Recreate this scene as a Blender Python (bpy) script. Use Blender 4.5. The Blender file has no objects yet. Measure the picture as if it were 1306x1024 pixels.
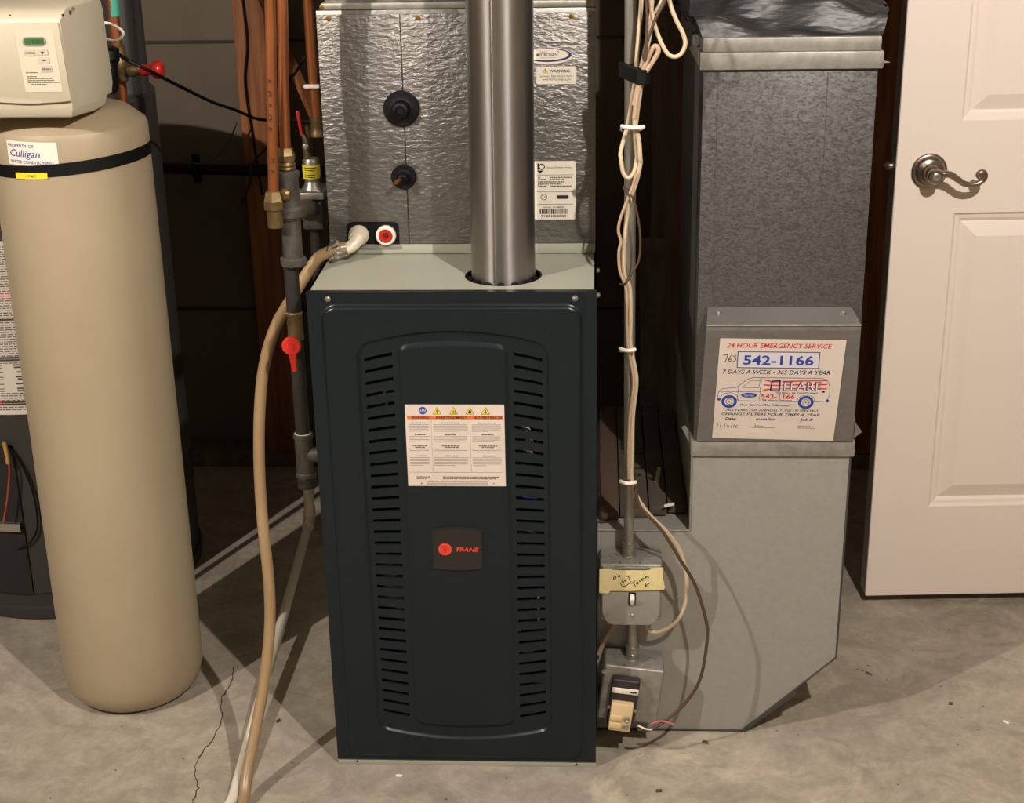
import bpy, bmesh, math, random
from mathutils import Vector, Matrix
random.seed(7)
S = bpy.context.scene
COL = S.collection
V = Vector

# ------------------------------------------------------------------ camera
PITCH, ROLL, YAW = 0.3657, -0.0193, -0.0579
CAM = V((0.4429, -2.24, 1.5321))
fw = V((math.sin(YAW)*math.cos(PITCH), math.cos(YAW)*math.cos(PITCH), -math.sin(PITCH)))
rt = V((math.cos(YAW), -math.sin(YAW), 0)); up = rt.cross(fw)
r2 = rt*math.cos(ROLL) + up*math.sin(ROLL); u2 = up*math.cos(ROLL) - rt*math.sin(ROLL)
cd = bpy.data.cameras.new('camera'); cam = bpy.data.objects.new('camera', cd); COL.objects.link(cam)
m = Matrix((r2, u2, -fw)).transposed().to_4x4(); m.translation = CAM
cam.matrix_world = m
cd.sensor_width = 36; cd.lens = 1961.04/1306*36; cd.clip_start = 0.05
S.camera = cam
# ------------------------------------------------------------------ world, exposure
w = bpy.data.worlds.new('World'); S.world = w; w.use_nodes = True
w.node_tree.nodes['Background'].inputs[0].default_value = (1, .86, .7, 1)
w.node_tree.nodes['Background'].inputs[1].default_value = 0.002
S.view_settings.view_transform = 'Standard'; S.view_settings.look = 'None'
S.view_settings.gamma = 1; S.view_settings.use_curve_mapping = False
S.view_settings.exposure = 0.0
# bare bulbs on the ceiling: (x, y, power)
BULB_L = (-1.49, -1.71, 2.42, 225)
BULB_R = (1.18, -1.62, 2.40, 215)
LAMP_COL = (1.0, 0.925, 0.88)
CEIL = 2.55

# ------------------------------------------------------------------ helpers
WO = {}
def lin(c):
    if isinstance(c, str):
        c = [int(c[i:i+2], 16)/255 for i in (0, 2, 4)]
        return tuple(x/12.92 if x <= .04045 else ((x+.055)/1.055)**2.4 for x in c)
    return tuple(c)

MATS = {}
def mat(name, col, rough=.5, metal=0., var=None, vscale=8., bump=0., bscale=60., stretch=(1, 1, 1), spec=None, emit=0., trans=0., coat=0., rvar=0., vor=False, detail=4., vlo=.35, vhi=.65, bdist=.002, alpha=1., sss=0.):
    if name in MATS: return MATS[name]
    M = bpy.data.materials.new(name); M.use_nodes = True
    nt = M.node_tree; N = nt.nodes; Lk = nt.links
    b = N['Principled BSDF']
    c = lin(col)
    b.inputs['Base Color'].default_value = (*c, 1)
    b.inputs['Roughness'].default_value = rough; b.inputs['Metallic'].default_value = metal
    if spec is not None: b.inputs['Specular IOR Level'].default_value = spec
    if trans: b.inputs['Transmission Weight'].default_value = trans
    if coat: b.inputs['Coat Weight'].default_value = coat
    if sss:
        b.inputs['Subsurface Weight'].default_value = sss; b.inputs['Subsurface Radius'].default_value = (.01, .006, .003)
    if emit:
        b.inputs['Emission Color'].default_value = (*c, 1); b.inputs['Emission Strength'].default_value = emit
    geo = N.new('ShaderNodeNewGeometry')
    mp = N.new('ShaderNodeMapping'); mp.inputs['Scale'].default_value = stretch
    Lk.new(geo.outputs['Position'], mp.inputs['Vector'])
    if var is not None:
        if vor:
            t = N.new('ShaderNodeTexVoronoi'); t.inputs['Scale'].default_value = vscale
            sep = N.new('ShaderNodeSeparateColor'); Lk.new(t.outputs['Color'], sep.inputs[0]); out = sep.outputs[0]
        else:
            t = N.new('ShaderNodeTexNoise'); t.inputs['Scale'].default_value = vscale; t.inputs['Detail'].default_value = detail
            out = t.outputs['Fac']
        Lk.new(mp.outputs[0], t.inputs['Vector'])
        rp = N.new('ShaderNodeValToRGB')
        rp.color_ramp.elements[0].position = vlo; rp.color_ramp.elements[1].position = vhi
        rp.color_ramp.elements[0].color = (*c, 1); rp.color_ramp.elements[1].color = (*lin(var), 1)
        Lk.new(out, rp.inputs[0]); Lk.new(rp.outputs[0], b.inputs['Base Color'])
        if rvar:
            mr = N.new('ShaderNodeMapRange'); mr.inputs[3].default_value = rough-rvar; mr.inputs[4].default_value = rough+rvar
            Lk.new(out, mr.inputs[0]); Lk.new(mr.outputs[0], b.inputs['Roughness'])
    if bump:
        t2 = N.new('ShaderNodeTexNoise'); t2.inputs['Scale'].default_value = bscale; t2.inputs['Detail'].default_value = 3
        Lk.new(mp.outputs[0], t2.inputs['Vector'])
        bp = N.new('ShaderNodeBump'); bp.inputs['Strength'].default_value = bump; bp.inputs['Distance'].default_value = bdist
        Lk.new(t2.outputs['Fac'], bp.inputs['Height']); Lk.new(bp.outputs[0], b.inputs['Normal'])
    MATS[name] = M
    return M

def tag(o, label=None, cat=None, group=None, kind=None):
    if label: o['label'] = label
    if cat: o['category'] = cat
    if group: o['group'] = group
    if kind: o['kind'] = kind
    return o

def thing(name, loc, label, cat, group=None):
    o = bpy.data.objects.new(name, None); COL.objects.link(o); o.location = loc
    o.empty_display_size = .05
    WO[o.name] = V(loc)
    return tag(o, label, cat, group)

def obj(name, bm, material, parent=None, smooth=35, label=None, kind=None, cat=None, group=None):
    if isinstance(bm, bmesh.types.BMesh):
        bmesh.ops.recalc_face_normals(bm, faces=bm.faces[:]) if getattr(obj, 'recalc', True) else None
        me = bpy.data.meshes.new(name); bm.to_mesh(me); bm.free()
    else:
        me = bm
    co = [v.co for v in me.vertices]
    lo = [min(c[i] for c in co) for i in range(3)]; hi = [max(c[i] for c in co) for i in range(3)]
    c = V(((lo[0]+hi[0])/2, (lo[1]+hi[1])/2, lo[2]))
    me.transform(Matrix.Translation(-c))
    if smooth:
        me.shade_smooth(); me.set_sharp_from_angle(angle=math.radians(smooth))
    me.materials.append(material)
    o = bpy.data.objects.new(name, me); COL.objects.link(o)
    base = WO[parent.name] if parent else V((0, 0, 0))
    if parent: o.parent = parent
    o.location = c - base
    WO[o.name] = c
    tag(o, label, cat, group, kind)
    return o

def NB(): return bmesh.new()

def box(bm, x0, x1, y0, y1, z0, z1, bev=0., seg=2):
    vs = [bm.verts.new((x, y, z)) for x in (x0, x1) for y in (y0, y1) for z in (z0, z1)]
    f = [(0, 1, 3, 2), (4, 6, 7, 5), (0, 4, 5, 1), (2, 3, 7, 6), (0, 2, 6, 4), (1, 5, 7, 3)]
    fs = [bm.faces.new([vs[i] for i in q]) for q in f]
    if bev:
        es = list({e for q in fs for e in q.edges})
        bmesh.ops.bevel(bm, geom=es, offset=bev, segments=seg, profile=.5, affect='EDGES')
    return bm

def frame_from(d):
    d = V(d).normalized()
    a = V((0, 0, 1)) if abs(d.z) < .9 else V((1, 0, 0))
    x = d.cross(a).normalized(); y = d.cross(x).normalized()
    return x, y, d

def rev(bm, p0, d, prof, seg=24, cap=True):
    """surface of revolution about axis from p0 along d; prof = [(r, t)]"""
    x, y, d = frame_from(d); p0 = V(p0)
    rings = []
    for r, t in prof:
        if r < 1e-6:
            rings.append([bm.verts.new(p0+d*t)])
        else:
            rings.append([bm.verts.new(p0+d*t+(x*math.cos(a)+y*math.sin(a))*r) for a in [2*math.pi*i/seg for i in range(seg)]])
    for A, B in zip(rings[:-1], rings[1:]):
        if len(A) == 1 and len(B) == 1: continue
        for i in range(seg):
            j = (i+1) % seg
            if len(A) == 1: bm.faces.new((A[0], B[j], B[i]))
            elif len(B) == 1: bm.faces.new((A[i], A[j], B[0]))
            else: bm.faces.new((A[i], A[j], B[j], B[i]))
    if cap:
        if len(rings[0]) > 2: bm.faces.new(rings[0][::-1])
        if len(rings[-1]) > 2: bm.faces.new(rings[-1])
    return bm

def cyl(bm, p0, p1, r, seg=20, r1=None, bev=0.):
    p0, p1 = V(p0), V(p1); d = p1-p0; l = d.length
    r1 = r if r1 is None else r1
    prof = [(r-bev, 0), (r, bev), (r1, l-bev), (r1-bev, l)] if bev else [(r, 0), (r1, l)]
    return rev(bm, p0, d, prof, seg)

def smooth_pts(pts, n=6):
    pts = [V(p) for p in pts]
    if n <= 1 or len(pts) < 3: return pts
    out = []
    for i in range(len(pts)-1):
        p0 = pts[max(i-1, 0)]; p1 = pts[i]; p2 = pts[i+1]; p3 = pts[min(i+2, len(pts)-1)]
        for k in range(n):
            t = k/n
            out.append(.5*((2*p1)+(p2-p0)*t+(2*p0-5*p1+4*p2-p3)*t*t+(3*p1-p0-3*p2+p3)*t**3))
    out.append(pts[-1]); return out

def tube(bm, pts, r, seg=12, n=6, flat=None):
    P = smooth_pts(pts, n)
    prev = None; rings = []
    for i, p in enumerate(P):
        d = (P[min(i+1, len(P)-1)]-P[max(i-1, 0)]).normalized()
        if prev is None: x, y, _ = frame_from(d)
        else:
            x = (prev - d*prev.dot(d)).normalized(); y = d.cross(x).normalized()
        prev = x
        rr = r(i/(len(P)-1)) if callable(r) else r
        rings.append([bm.verts.new(p+(x*math.cos(a)+y*math.sin(a)*(flat or 1))*rr) for a in [2*math.pi*k/seg for k in range(seg)]])
    for A, B in zip(rings[:-1], rings[1:]):
        for k in range(seg):
            j = (k+1) % seg; bm.faces.new((A[k], A[j], B[j], B[k]))
    bm.faces.new(rings[0][::-1]); bm.faces.new(rings[-1])
    return bm

def prism(bm, poly, axis, a, b, bev=0.):
    """poly: list of 2D points; axis 'y': (x,z); 'x': (y,z); 'z': (x,y)"""
    def mk(p, t): return {'y': (p[0], t, p[1]), 'x': (t, p[0], p[1]), 'z': (p[0], p[1], t)}[axis]
    A = [bm.verts.new(mk(p, a)) for p in poly]; B = [bm.verts.new(mk(p, b)) for p in poly]
    fs = [bm.faces.new(A), bm.faces.new(B[::-1])]
    n = len(poly)
    for i in range(n):
        j = (i+1) % n; fs.append(bm.faces.new((A[j], A[i], B[i], B[j])))
    if bev:
        bmesh.ops.bevel(bm, geom=list({e for f in fs for e in f.edges}), offset=bev, segments=2, profile=.5, affect='EDGES')
    return bm

def rrect(x0, x1, z0, z1, r, n=5):
    out = []
    for cx, cz, a0 in ((x1-r, z1-r, 0), (x0+r, z1-r, 90), (x0+r, z0+r, 180), (x1-r, z0+r, 270)):
        for k in range(n+1):
            a = math.radians(a0+90*k/n); out.append((cx+r*math.cos(a), cz+r*math.sin(a)))
    return out

class Fr:
    """flat frame: origin, ex, ey (in-plane), en (outwards). coordinates in metres from the origin; v runs downwards"""
    def __init__(s, o, ex, ey, en): s.o = V(o); s.ex = V(ex).normalized(); s.ey = V(ey).normalized(); s.en = V(en).normalized()
    def p(s, u, v, h=0.): return s.o + s.ex*u - s.ey*v + s.en*h

def flat(bm, fr, poly, h0, h1):
    A = [bm.verts.new(fr.p(u, v, h0)) for u, v in poly]; B = [bm.verts.new(fr.p(u, v, h1)) for u, v in poly]
    n = len(poly)
    bm.faces.new(B)
    for i in range(n):
        j = (i+1) % n; bm.faces.new((A[i], A[j], B[j], B[i]))
    return bm

def rect(u0, u1, v0, v1): return [(u0, v0), (u1, v0), (u1, v1), (u0, v1)]
def ell(cu, cv, a, b, n=28): return [(cu+a*math.cos(2*math.pi*i/n), cv+b*math.sin(2*math.pi*i/n)) for i in range(n)]

def stroke(bm, fr, pts, wd, h0, h1, closed=False):
    pts = [V((a, b)) for a, b in pts]
    if closed: pts = pts+[pts[0]]
    for a, b in zip(pts[:-1], pts[1:]):
        d = (b-a)
        if d.length < 1e-7: continue
        d.normalize(); n = V((-d.y, d.x))*wd/2; e = d*wd*.3
        flat(bm, fr, [tuple(a-e+n), tuple(b+e+n), tuple(b+e-n), tuple(a-e-n)], h0, h1)
    return bm

def ring(bm, fr, cu, cv, ro, ri, h0, h1, n=28):
    for i in range(n):
        a, b = 2*math.pi*i/n, 2*math.pi*(i+1)/n
        flat(bm, fr, [(cu+ro*math.cos(a), cv+ro*math.sin(a)), (cu+ro*math.cos(b), cv+ro*math.sin(b)), (cu+ri*math.cos(b), cv+ri*math.sin(b)), (cu+ri*math.cos(a), cv+ri*math.sin(a))], h0, h1)

def text(fr, s, u, v, size, material, parent, h=.0006, shear=0., bold=0., align='LEFT', sx=1., name='lettering', width=None, label=None, rot=0., warp=None):
    """text with its baseline at v; fr coordinates. width: fit to width"""
    cu = bpy.data.curves.new('t', 'FONT'); cu.body = s; cu.size = 1; cu.shear = shear; cu.offset = bold; cu.align_x = align
    cu.resolution_u = 2
    to = bpy.data.objects.new('t', cu)
    me = bpy.data.meshes.new_from_object(to)
    bpy.data.objects.remove(to); bpy.data.curves.remove(cu)
    xs = [p.co.x for p in me.vertices]
    if not xs: return None
    if width: sx = width/((max(xs)-min(xs))*size)
    cr, sr = math.cos(rot), math.sin(rot)
    for p in me.vertices:
        a, b = p.co.x*size*sx, p.co.y*size
        q = (u+a*cr-b*sr, v-(a*sr+b*cr))
        p.co = warp(*q, h) if warp else fr.p(q[0], q[1], h)
    me.name = name
    return obj(name, me, material, parent, smooth=0, label=label)

def screw(parent, p, d=(0, -1, 0), r=.004, mt=None, name='screw'):
    bm = NB(); rev(bm, p, d, [(r*1.5, 0), (r*1.5, r*.3), (r, r*.4), (r, r*1.2), (r*.7, r*1.5), (0, r*1.5)], 10)
    return obj(name, bm, mt or mat('screw_zinc', 'b8b4a8', .3, .9), parent)

# ------------------------------------------------------------------ materials
M_conc = None
def floor_material():
    M = bpy.data.materials.new('concrete_floor'); M.use_nodes = True
    nt = M.node_tree; N = nt.nodes; K = nt.links; b = N['Principled BSDF']
    geo = N.new('ShaderNodeNewGeometry')
    def noise(sc, det=6, rough=.6, dist=0.):
        t = N.new('ShaderNodeTexNoise'); t.inputs['Scale'].default_value = sc; t.inputs['Detail'].default_value = det
        t.inputs['Roughness'].default_value = rough; t.inputs['Distortion'].default_value = dist
        K.new(geo.outputs['Position'], t.inputs['Vector']); return t.outputs['Fac']
    def ramp(f, p0, c0, p1, c1):
        r = N.new('ShaderNodeValToRGB'); e = r.color_ramp.elements
        e[0].position = p0; e[0].color = (*lin(c0), 1); e[1].position = p1; e[1].color = (*lin(c1), 1)
        K.new(f, r.inputs[0]); return r.outputs[0]
    def mix(a, c, f, mode='MIX'):
        x = N.new('ShaderNodeMix'); x.data_type = 'RGBA'; x.blend_type = mode
        K.new(a, x.inputs[6]); K.new(c, x.inputs[7])
        if isinstance(f, (int, float)): x.inputs[0].default_value = f
        else: K.new(f, x.inputs[0])
        return x.outputs[2]
    base = ramp(noise(2.6, 6, .62, 1.0), .34, '8a8072', .66, 'b3a793')
    blot = ramp(noise(7.5, 5, .6, 1.8), .40, '8f8574', .62, 'b6ab97')
    c = mix(base, blot, .5)
    fine = ramp(noise(70, 5, .7), .3, 'c9c9c9', .7, 'ffffff')
    c = mix(c, fine, .55, 'MULTIPLY')
    # pale efflorescence patches
    pale = ramp(noise(3.1, 7, .62, 1.6), .60, '000000', .68, 'ffffff')
    pc = N.new('ShaderNodeRGB'); pc.outputs[0].default_value = (*lin('c2b59c'), 1)
    sep = N.new('ShaderNodeSeparateColor'); K.new(pale, sep.inputs[0])
    mu = N.new('ShaderNodeMath'); mu.operation = 'MULTIPLY'; mu.inputs[1].default_value = .6; K.new(sep.outputs[0], mu.inputs[0])
    c = mix(c, pc.outputs[0], mu.outputs[0])
    # dark specks
    v = N.new('ShaderNodeTexVoronoi'); v.inputs['Scale'].default_value = 22; K.new(geo.outputs['Position'], v.inputs['Vector'])
    sp = ramp(v.outputs['Distance'], .03, '5a5044', .07, 'ffffff')
    c = mix(c, sp, .8, 'MULTIPLY')
    K.new(c, b.inputs['Base Color']); b.inputs['Roughness'].default_value = .72
    bp = N.new('ShaderNodeBump'); bp.inputs['Strength'].default_value = .25; bp.inputs['Distance'].default_value = .002
    K.new(noise(45, 6, .7), bp.inputs['Height']); K.new(bp.outputs[0], b.inputs['Normal'])
    return M

m_floor = floor_material()
m_wall_dark = mat('dark_wall', '4e4335', .65, var='5f5341', vscale=2.2, bump=.2, bscale=8, bdist=.02)
m_wall = mat('painted_wall', '675d4e', .8, var='5f5547', vscale=1.5)
m_ceil = mat('ceiling_paint', '5d5448', .85, var='554d41', vscale=1.2)
m_wood = mat('pine_stud', '9a6134', .65, var='6e3f20', vscale=9, stretch=(6, 6, .5), bump=.15, bscale=30)
m_wood2 = mat('grey_board', '6b5d4c', .7, var='574a3b', vscale=10, stretch=(6, 6, .6))
m_panel = mat('panel_paint', '11191b', .31, var='141d1f', vscale=220, bump=.10, bscale=900, bdist=.0004, spec=.35)
m_cab = mat('cabinet_paint', '9c9c8a', .45, bump=.04, bscale=500, bdist=.0004)
m_black = mat('black_rubber', '060606', .6, spec=.25)
m_blackpl = mat('black_plastic', '070707', .5, spec=.3)
m_zinc = mat('screw_zinc', 'b8b4a8', .3, .9)
m_brassscrew = mat('brass_screw', 'b08a3c', .35, .9)
m_galv = mat('galvanised', '8d8c84', .42, .85, var='a3a199', vscale=130, vor=True, rvar=.08, bump=.05, bscale=10, bdist=.01, vlo=0, vhi=1)
m_galv2 = mat('galvanised_matte', '97938a', .52, .35, var='9d998f', vscale=120, vor=True, rvar=.06, bump=.05, bscale=8, bdist=.01, vlo=0, vhi=1)
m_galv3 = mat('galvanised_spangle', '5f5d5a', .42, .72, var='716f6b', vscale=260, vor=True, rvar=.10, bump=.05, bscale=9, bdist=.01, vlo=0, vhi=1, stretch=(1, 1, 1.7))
m_galvband = mat('galvanised_band', '9b968b', .48, .5, var='88847a', vscale=60, rvar=.08, bump=.08, bscale=30)
m_foil = mat('embossed_aluminium', '76736c', .45, .85, var='807d76', vscale=20, bump=.75, bscale=135, stretch=(.6, 1, 1.3), bdist=.0035)
m_alum = mat('aluminium_flue', 'a39d97', .38, .95, var='8f8b86', vscale=5, stretch=(3, 3, .6), rvar=.06, bump=.03, bscale=14, bdist=.01)
m_emt = mat('emt_conduit', 'a6a296', .38, .8, var='918d82', vscale=30, rvar=.08)
m_beige = mat('beige_tank', 'a29377', .5, var='99896d', vscale=3, bump=.03, bscale=40)
m_beige2 = mat('beige_housing', 'b8ae95', .45)
m_beige3 = mat('beige_panel', 'c3baa1', .5)
m_btn = mat('button_grey', 'b9ad9a', .6)
m_white = mat('white_paper', 'e2dacb', .6)
m_sticker = mat('sticker_paper', 'd3c5b6', .6, var='ccbdac', vscale=12)
m_ink = mat('black_ink', '1a1816', .6)
m_grey = mat('grey_ink', '8d867d', .6)
m_red = mat('red_ink', 'cc2a22', .5)
m_blue = mat('blue_ink', '1f3f8f', .5)
m_navy = mat('navy_ink', '1c2458', .5)
m_yel = mat('yellow_tag', 'e3cd2c', .5)
m_org = mat('orange_ink', 'cf6a22', .5)
m_redpl = mat('red_plastic', 'c8281c', .35)
m_copper = mat('copper_tube', 'ab693f', .40, .8, var='8c5230', vscale=20, stretch=(1, 1, .3), rvar=.08)
m_brass = mat('brass', '84704a', .45, .8, var='695739', vscale=60)
m_iron = mat('black_iron', '272421', .55, .3, var='332f2b', vscale=40, bump=.1, bscale=120)
m_mall = mat('malleable_iron', '47433d', .55, .4, var='57514a', vscale=50, bump=.15, bscale=120)
m_pvc = mat('white_pvc', 'd9d0bd', .42)
m_hose = mat('vinyl_hose', '9a815d', .32, var='8d7150', vscale=6)
m_cable = mat('white_cable', 'c6b292', .5)
m_cable2 = mat('pinkish_cable', 'b0957a', .5)
m_brown = mat('brown_wire', '4a3626', .5)
m_door = mat('door_paint', 'e8d9c9', .42, bump=.015, bscale=180, bdist=.0006)
m_doorE = mat('door_edge', '9a938a', .6)
m_nick = mat('satin_nickel', '9c8e7e', .28, .95)
m_heater = mat('heater_grey', '35332f', .5)
m_plastic_w = mat('white_plastic', 'e0d6c4', .4)
m_tape = mat('masking_tape', 'd8c893', .7, var='cbb97f', vscale=18)
m_card = mat('cardboard', '4c4236', .8, var='43392c', vscale=14)
m_poly = mat('black_poly', '1e1c1a', .45, var='37332f', vscale=9, bump=.3, bscale=14, bdist=.02, stretch=(1, 3, 3), vlo=.45, vhi=.8)
m_seam = mat('dark_seam', '4b4a45', .6, .5)
m_trans = mat('transformer_tan', 'd0b488', .55)
m_lcd = mat('lcd_glow', '35603a', .4, emit=.12)

_b = m_alum.node_tree.nodes['Principled BSDF']; _b.inputs['Anisotropic'].default_value = .85; _b.inputs['Anisotropic Rotation'].default_value = .25
_t = m_alum.node_tree.nodes.new('ShaderNodeTangent'); _t.direction_type = 'RADIAL'; _t.axis = 'Z'; m_alum.node_tree.links.new(_t.outputs[0], _b.inputs['Tangent'])
# ------------------------------------------------------------------ the setting
X0, X1, Y0, Y1 = -2.0, 3.0, -4.0, 1.38
fl = obj('floor', box(NB(), X0, X1, Y0, Y1, -.1, 0), m_floor, kind='structure', smooth=0)
wb = obj('wall_back', box(NB(), X0, X1, Y1, Y1+.1, 0, CEIL), m_wall_dark, kind='structure', smooth=0)
obj('wall_left', box(NB(), X0-.1, X0, Y0, Y1, 0, CEIL), m_wall, kind='structure', smooth=0)
obj('wall_right', box(NB(), X1, X1+.1, Y0, Y1, 0, CEIL), m_wall, kind='structure', smooth=0)
obj('wall_front', box(NB(), X0, X1, Y0-.1, Y0, 0, CEIL), m_wall, kind='structure', smooth=0)
obj('ceiling', box(NB(), X0, X1, Y0, Y1, CEIL, CEIL+.1), m_ceil, kind='structure', smooth=0)
# wall seams of the sheeting behind the studs
for z in (1.045, .39):
    bm = NB(); box(bm, X0, X1, Y1-.004, Y1, z-.003, z+.003); obj('sheet_seam', bm, mat('seam_dark', '2a241d', .7), wb, smooth=0)
for x in (-.92, -.335, .62, 1.105, 1.62, 2.2):
    bm = NB(); box(bm, x-.045, x+.045, Y1-.09, Y1-.001, .04, CEIL-.04, .003); obj('stud', bm, m_wood, wb)
bm = NB(); box(bm, X0+.01, X1-.01, Y1-.09, Y1-.001, .001, .039, .003); obj('bottom_plate', bm, m_wood2, wb)
# crack in the slab
ck = [(-.254, .321), (-.246, .27), (-.247, .236), (-.252, .209), (-.245, .168), (-.235, .142), (-.237, .066), (-.244, .037), (-.248, -.006), (-.241, -.041), (-.228, -.075), (-.226, -.117), (-.219, -.161)]
frf = Fr((0, 0, 0), (1, 0, 0), (0, 1, 0), (0, 0, 1))
bm = NB(); cp = smooth_pts([(a, b, 0) for a, b in ck], 5)
cp = [(p.x+random.uniform(-.002, .002), -p.y) for p in cp]
for a, b in zip(cp[:-1], cp[1:]): stroke(bm, frf, [a, b], random.uniform(.0008, .0026), 0, .0006)
obj('crack', bm, mat('crack_dark', '3a3228', .9), fl, smooth=0)
# small debris on the slab
for i, (x, y, l, a, mt) in enumerate([(.96, .318, .014, -.8, m_zinc), (1.175, .154, .012, -.9, m_white), (.637, .08, .010, -.3, m_brown), (1.09, .215, .007, 0, m_brown), (.55, -.066, .009, .1, m_brown), (.11, -.035, .011, 0, m_white), (-.13, .13, .008, 1, m_brown)]):
    bm = NB(); c, s = math.cos(a), math.sin(a)
    tube(bm, [(x-l/2*c, y-l/2*s, .0026), (x, y, .003), (x+l/2*c, y+l/2*s, .0026)], .0025, 6, 2)
    where = ['beside the door edge', 'on the open floor past the door shadow', 'under the return boot edge', 'on the shadow line by the boot', 'before the transformer box', 'in front of the furnace base', 'between hose and furnace'][i]
    obj('floor_debris', bm, mt, label='tiny scrap lying on the concrete '+where, cat='debris')

# ------------------------------------------------------------------ furnace
W, H, DEP = .445, .8504, .71
fur = thing('furnace', (W/2, DEP/2, 0), 'dark green gas furnace with louvered front door and pale grey cabinet', 'furnace')
bm = NB()   # cabinet shell, open at the front
t = .004
box(bm, 0, t, .012, DEP, .012, H); box(bm, W-t, W, .012, DEP, .012, H); box(bm, t, W-t, DEP-t, DEP, .012, H); box(bm, t, W-t, .012, DEP-t, .012, .016)
obj('cabinet', bm, m_cab, fur, smooth=0)
HX, HY, HR = .2978, .0948, .0612
bm = NB()   # top sheet with the flue hole
n = 48
outer = []
for i in range(n):
    a = 2*math.pi*i/n; dx, dy = math.cos(a), math.sin(a)
    ts = []
    if dx > 1e-9: ts.append((W-HX)/dx)
    if dx < -1e-9: ts.append((0-HX)/dx)
    if dy > 1e-9: ts.append((DEP-HY)/dy)
    if dy < -1e-9: ts.append((.004-HY)/dy)
    k = min(ts); outer.append((HX+dx*k, HY+dy*k))
corners = [(W, DEP), (0, DEP), (0, .004), (W, .004)]
def topring(z):
    inn = [bm.verts.new((HX+HR*math.cos(2*math.pi*i/n), HY+HR*math.sin(2*math.pi*i/n), z)) for i in range(n)]
    out = [bm.verts.new((*p, z)) for p in outer]
    for i in range(n):
        j = (i+1) % n
        A, B = outer[i], outer[j]
        cs = [c for c in corners if abs(A[0]-B[0]) > 1e-6 and abs(A[1]-B[1]) > 1e-6 and (abs(c[0]-A[0]) < 1e-6 or abs(c[1]-A[1]) < 1e-6) and (abs(c[0]-B[0]) < 1e-6 or abs(c[1]-B[1]) < 1e-6)]
        vs = [inn[i], out[i]]+([bm.verts.new((*cs[0], z))] if cs else [])+[out[j], inn[j]]
        bm.faces.new(vs)
    return inn
a = topring(H); b = topring(H-.006)
for i in range(n): bm.faces.new((a[i], a[(i+1) % n], b[(i+1) % n], b[i]))
for p, q in zip(corners, corners[1:]+corners[:1]):
    bm.faces.new([bm.verts.new((*p, H)), bm.verts.new((*q, H)), bm.verts.new((*q, H-.02)), bm.verts.new((*p, H-.02))])
obj('top_panel', bm, m_cab, fur, smooth=0)
# dark collar and tabs in the flue hole
bm = NB(); rev(bm, (HX, HY, H-.03), (0, 0, 1), [(HR-.0005, 0), (HR-.0005, .029), (HR-.003, .029), (HR-.003, .004), (.02, .003)], 40, cap=False)
obj('flue_collar', bm, m_black, fur)
for k in range(7):
    a = math.radians(200+k*23); bm = NB()
    c = V((HX+math.cos(a)*(HR-.006), HY+math.sin(a)*(HR-.006), H-.004))
    cyl(bm, c, c+V((0, 0, .006)), .005, 8); obj('collar_tab', bm, m_black, fur)
bm = NB(); box(bm, .0, W, .002, .03, 0, .0115, .001); box(bm, 0, W, .03, DEP, 0, .0115); obj('base_rail', bm, m_cab, fur)

# front door panel: pressed sheet with real slots
XC, HWD = W/2, .147
def cv(v):
    pts = [(0, 0), (.02, 0), (.08, -.021), (.766, .023), (.835, 0), (H, 0)]
    for (a, p), (b, q) in zip(pts[:-1], pts[1:]):
        if v <= b: return p+(q-p)*(v-a)/(b-a)
    return 0
def ax(x): return 1-min(1, ((x-XC)/HWD)**2)
def sst(d, w): t = max(0, min(1, d/w+.5)); return t*t*(3-2*t)
def sd_rr(x, z, x0, x1, z0, z1, r):
    qx = abs(x-(x0+x1)/2)-(x1-x0)/2+r; qz = abs(z-(z0+z1)/2)-(z1-z0)/2+r
    return -(math.hypot(max(qx, 0), max(qz, 0))+min(max(qx, qz), 0)-r)
def ph(x, z):
    h = .006*sst(sd_rr(x, z, .023, .421, .022, .829, .022), .006)
    arc = ax(x)
    d = sd_rr(x, (z-.08+.021*arc)/(.766+.023*arc-.08+.021*arc)*.686+.08, .075, .370, .08, .766, .018)
    h -= .0055*sst(d, .0055)
    ar2 = max(0, 1-((x-XC)/.085)**2)
    d = sd_rr(x, (z-.088+.006*ar2)/(.764+.006*ar2-.088+.006*ar2)*.676+.088, .139, .306, .088, .764, .014)
    h += .0045*sst(d, .005)
    return h
NS = 33; V0, V1 = .739, .113; DV = (V0-V1)/(NS-1); SH = .0027
rows = []
def lsp(a, b, n): return [a+(b-a)*i/n for i in range(n)]
slots_row = {}
rows += lsp(.0118, V1-SH, 44)
for k in range(NS-1, -1, -1):
    v = V0-k*DV
    slots_row[len(rows)] = k
    rows += [v-SH, v, v+SH] if False else [v-SH, v]
    nxt = V0-(k-1)*DV-SH if k else .766
    rows += lsp(v+SH, nxt, 6)
rows += lsp(.766, H+.0008, 40)+[H+.0008]
SX = [(.0845, .1285), (.3165, .3615)]
xs = lsp(0, .0845, 42)+lsp(.0845, .1285, 18)+lsp(.1285, .3165, 84)+lsp(.3165, .3615, 18)+lsp(.3615, W, 42)+[W]
bm = NB()
grid = [[None]*len(xs) for _ in rows]
for i, v in enumerate(rows):
    for j, x in enumerate(xs):
        z = v+cv(v)*ax(x)
        grid[i][j] = bm.verts.new((x, -ph(x, z), z))
c0, c1, c2, c3 = 42, 60, 144, 162
for i in range(len(rows)-1):
    hole = any(i in (s, s+1) for s in slots_row)
    for j in range(len(xs)-1):
        if hole and (c0 <= j < c1 or c2 <= j < c3):
            # rounded slot ends: leave the corner cells closed
            continue
        bm.faces.new((grid[i][j], grid[i][j+1], grid[i+1][j+1], grid[i+1][j]))
be = [e for e in bm.edges if e.is_boundary]
ret = bmesh.ops.extrude_edge_only(bm, edges=be)
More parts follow.
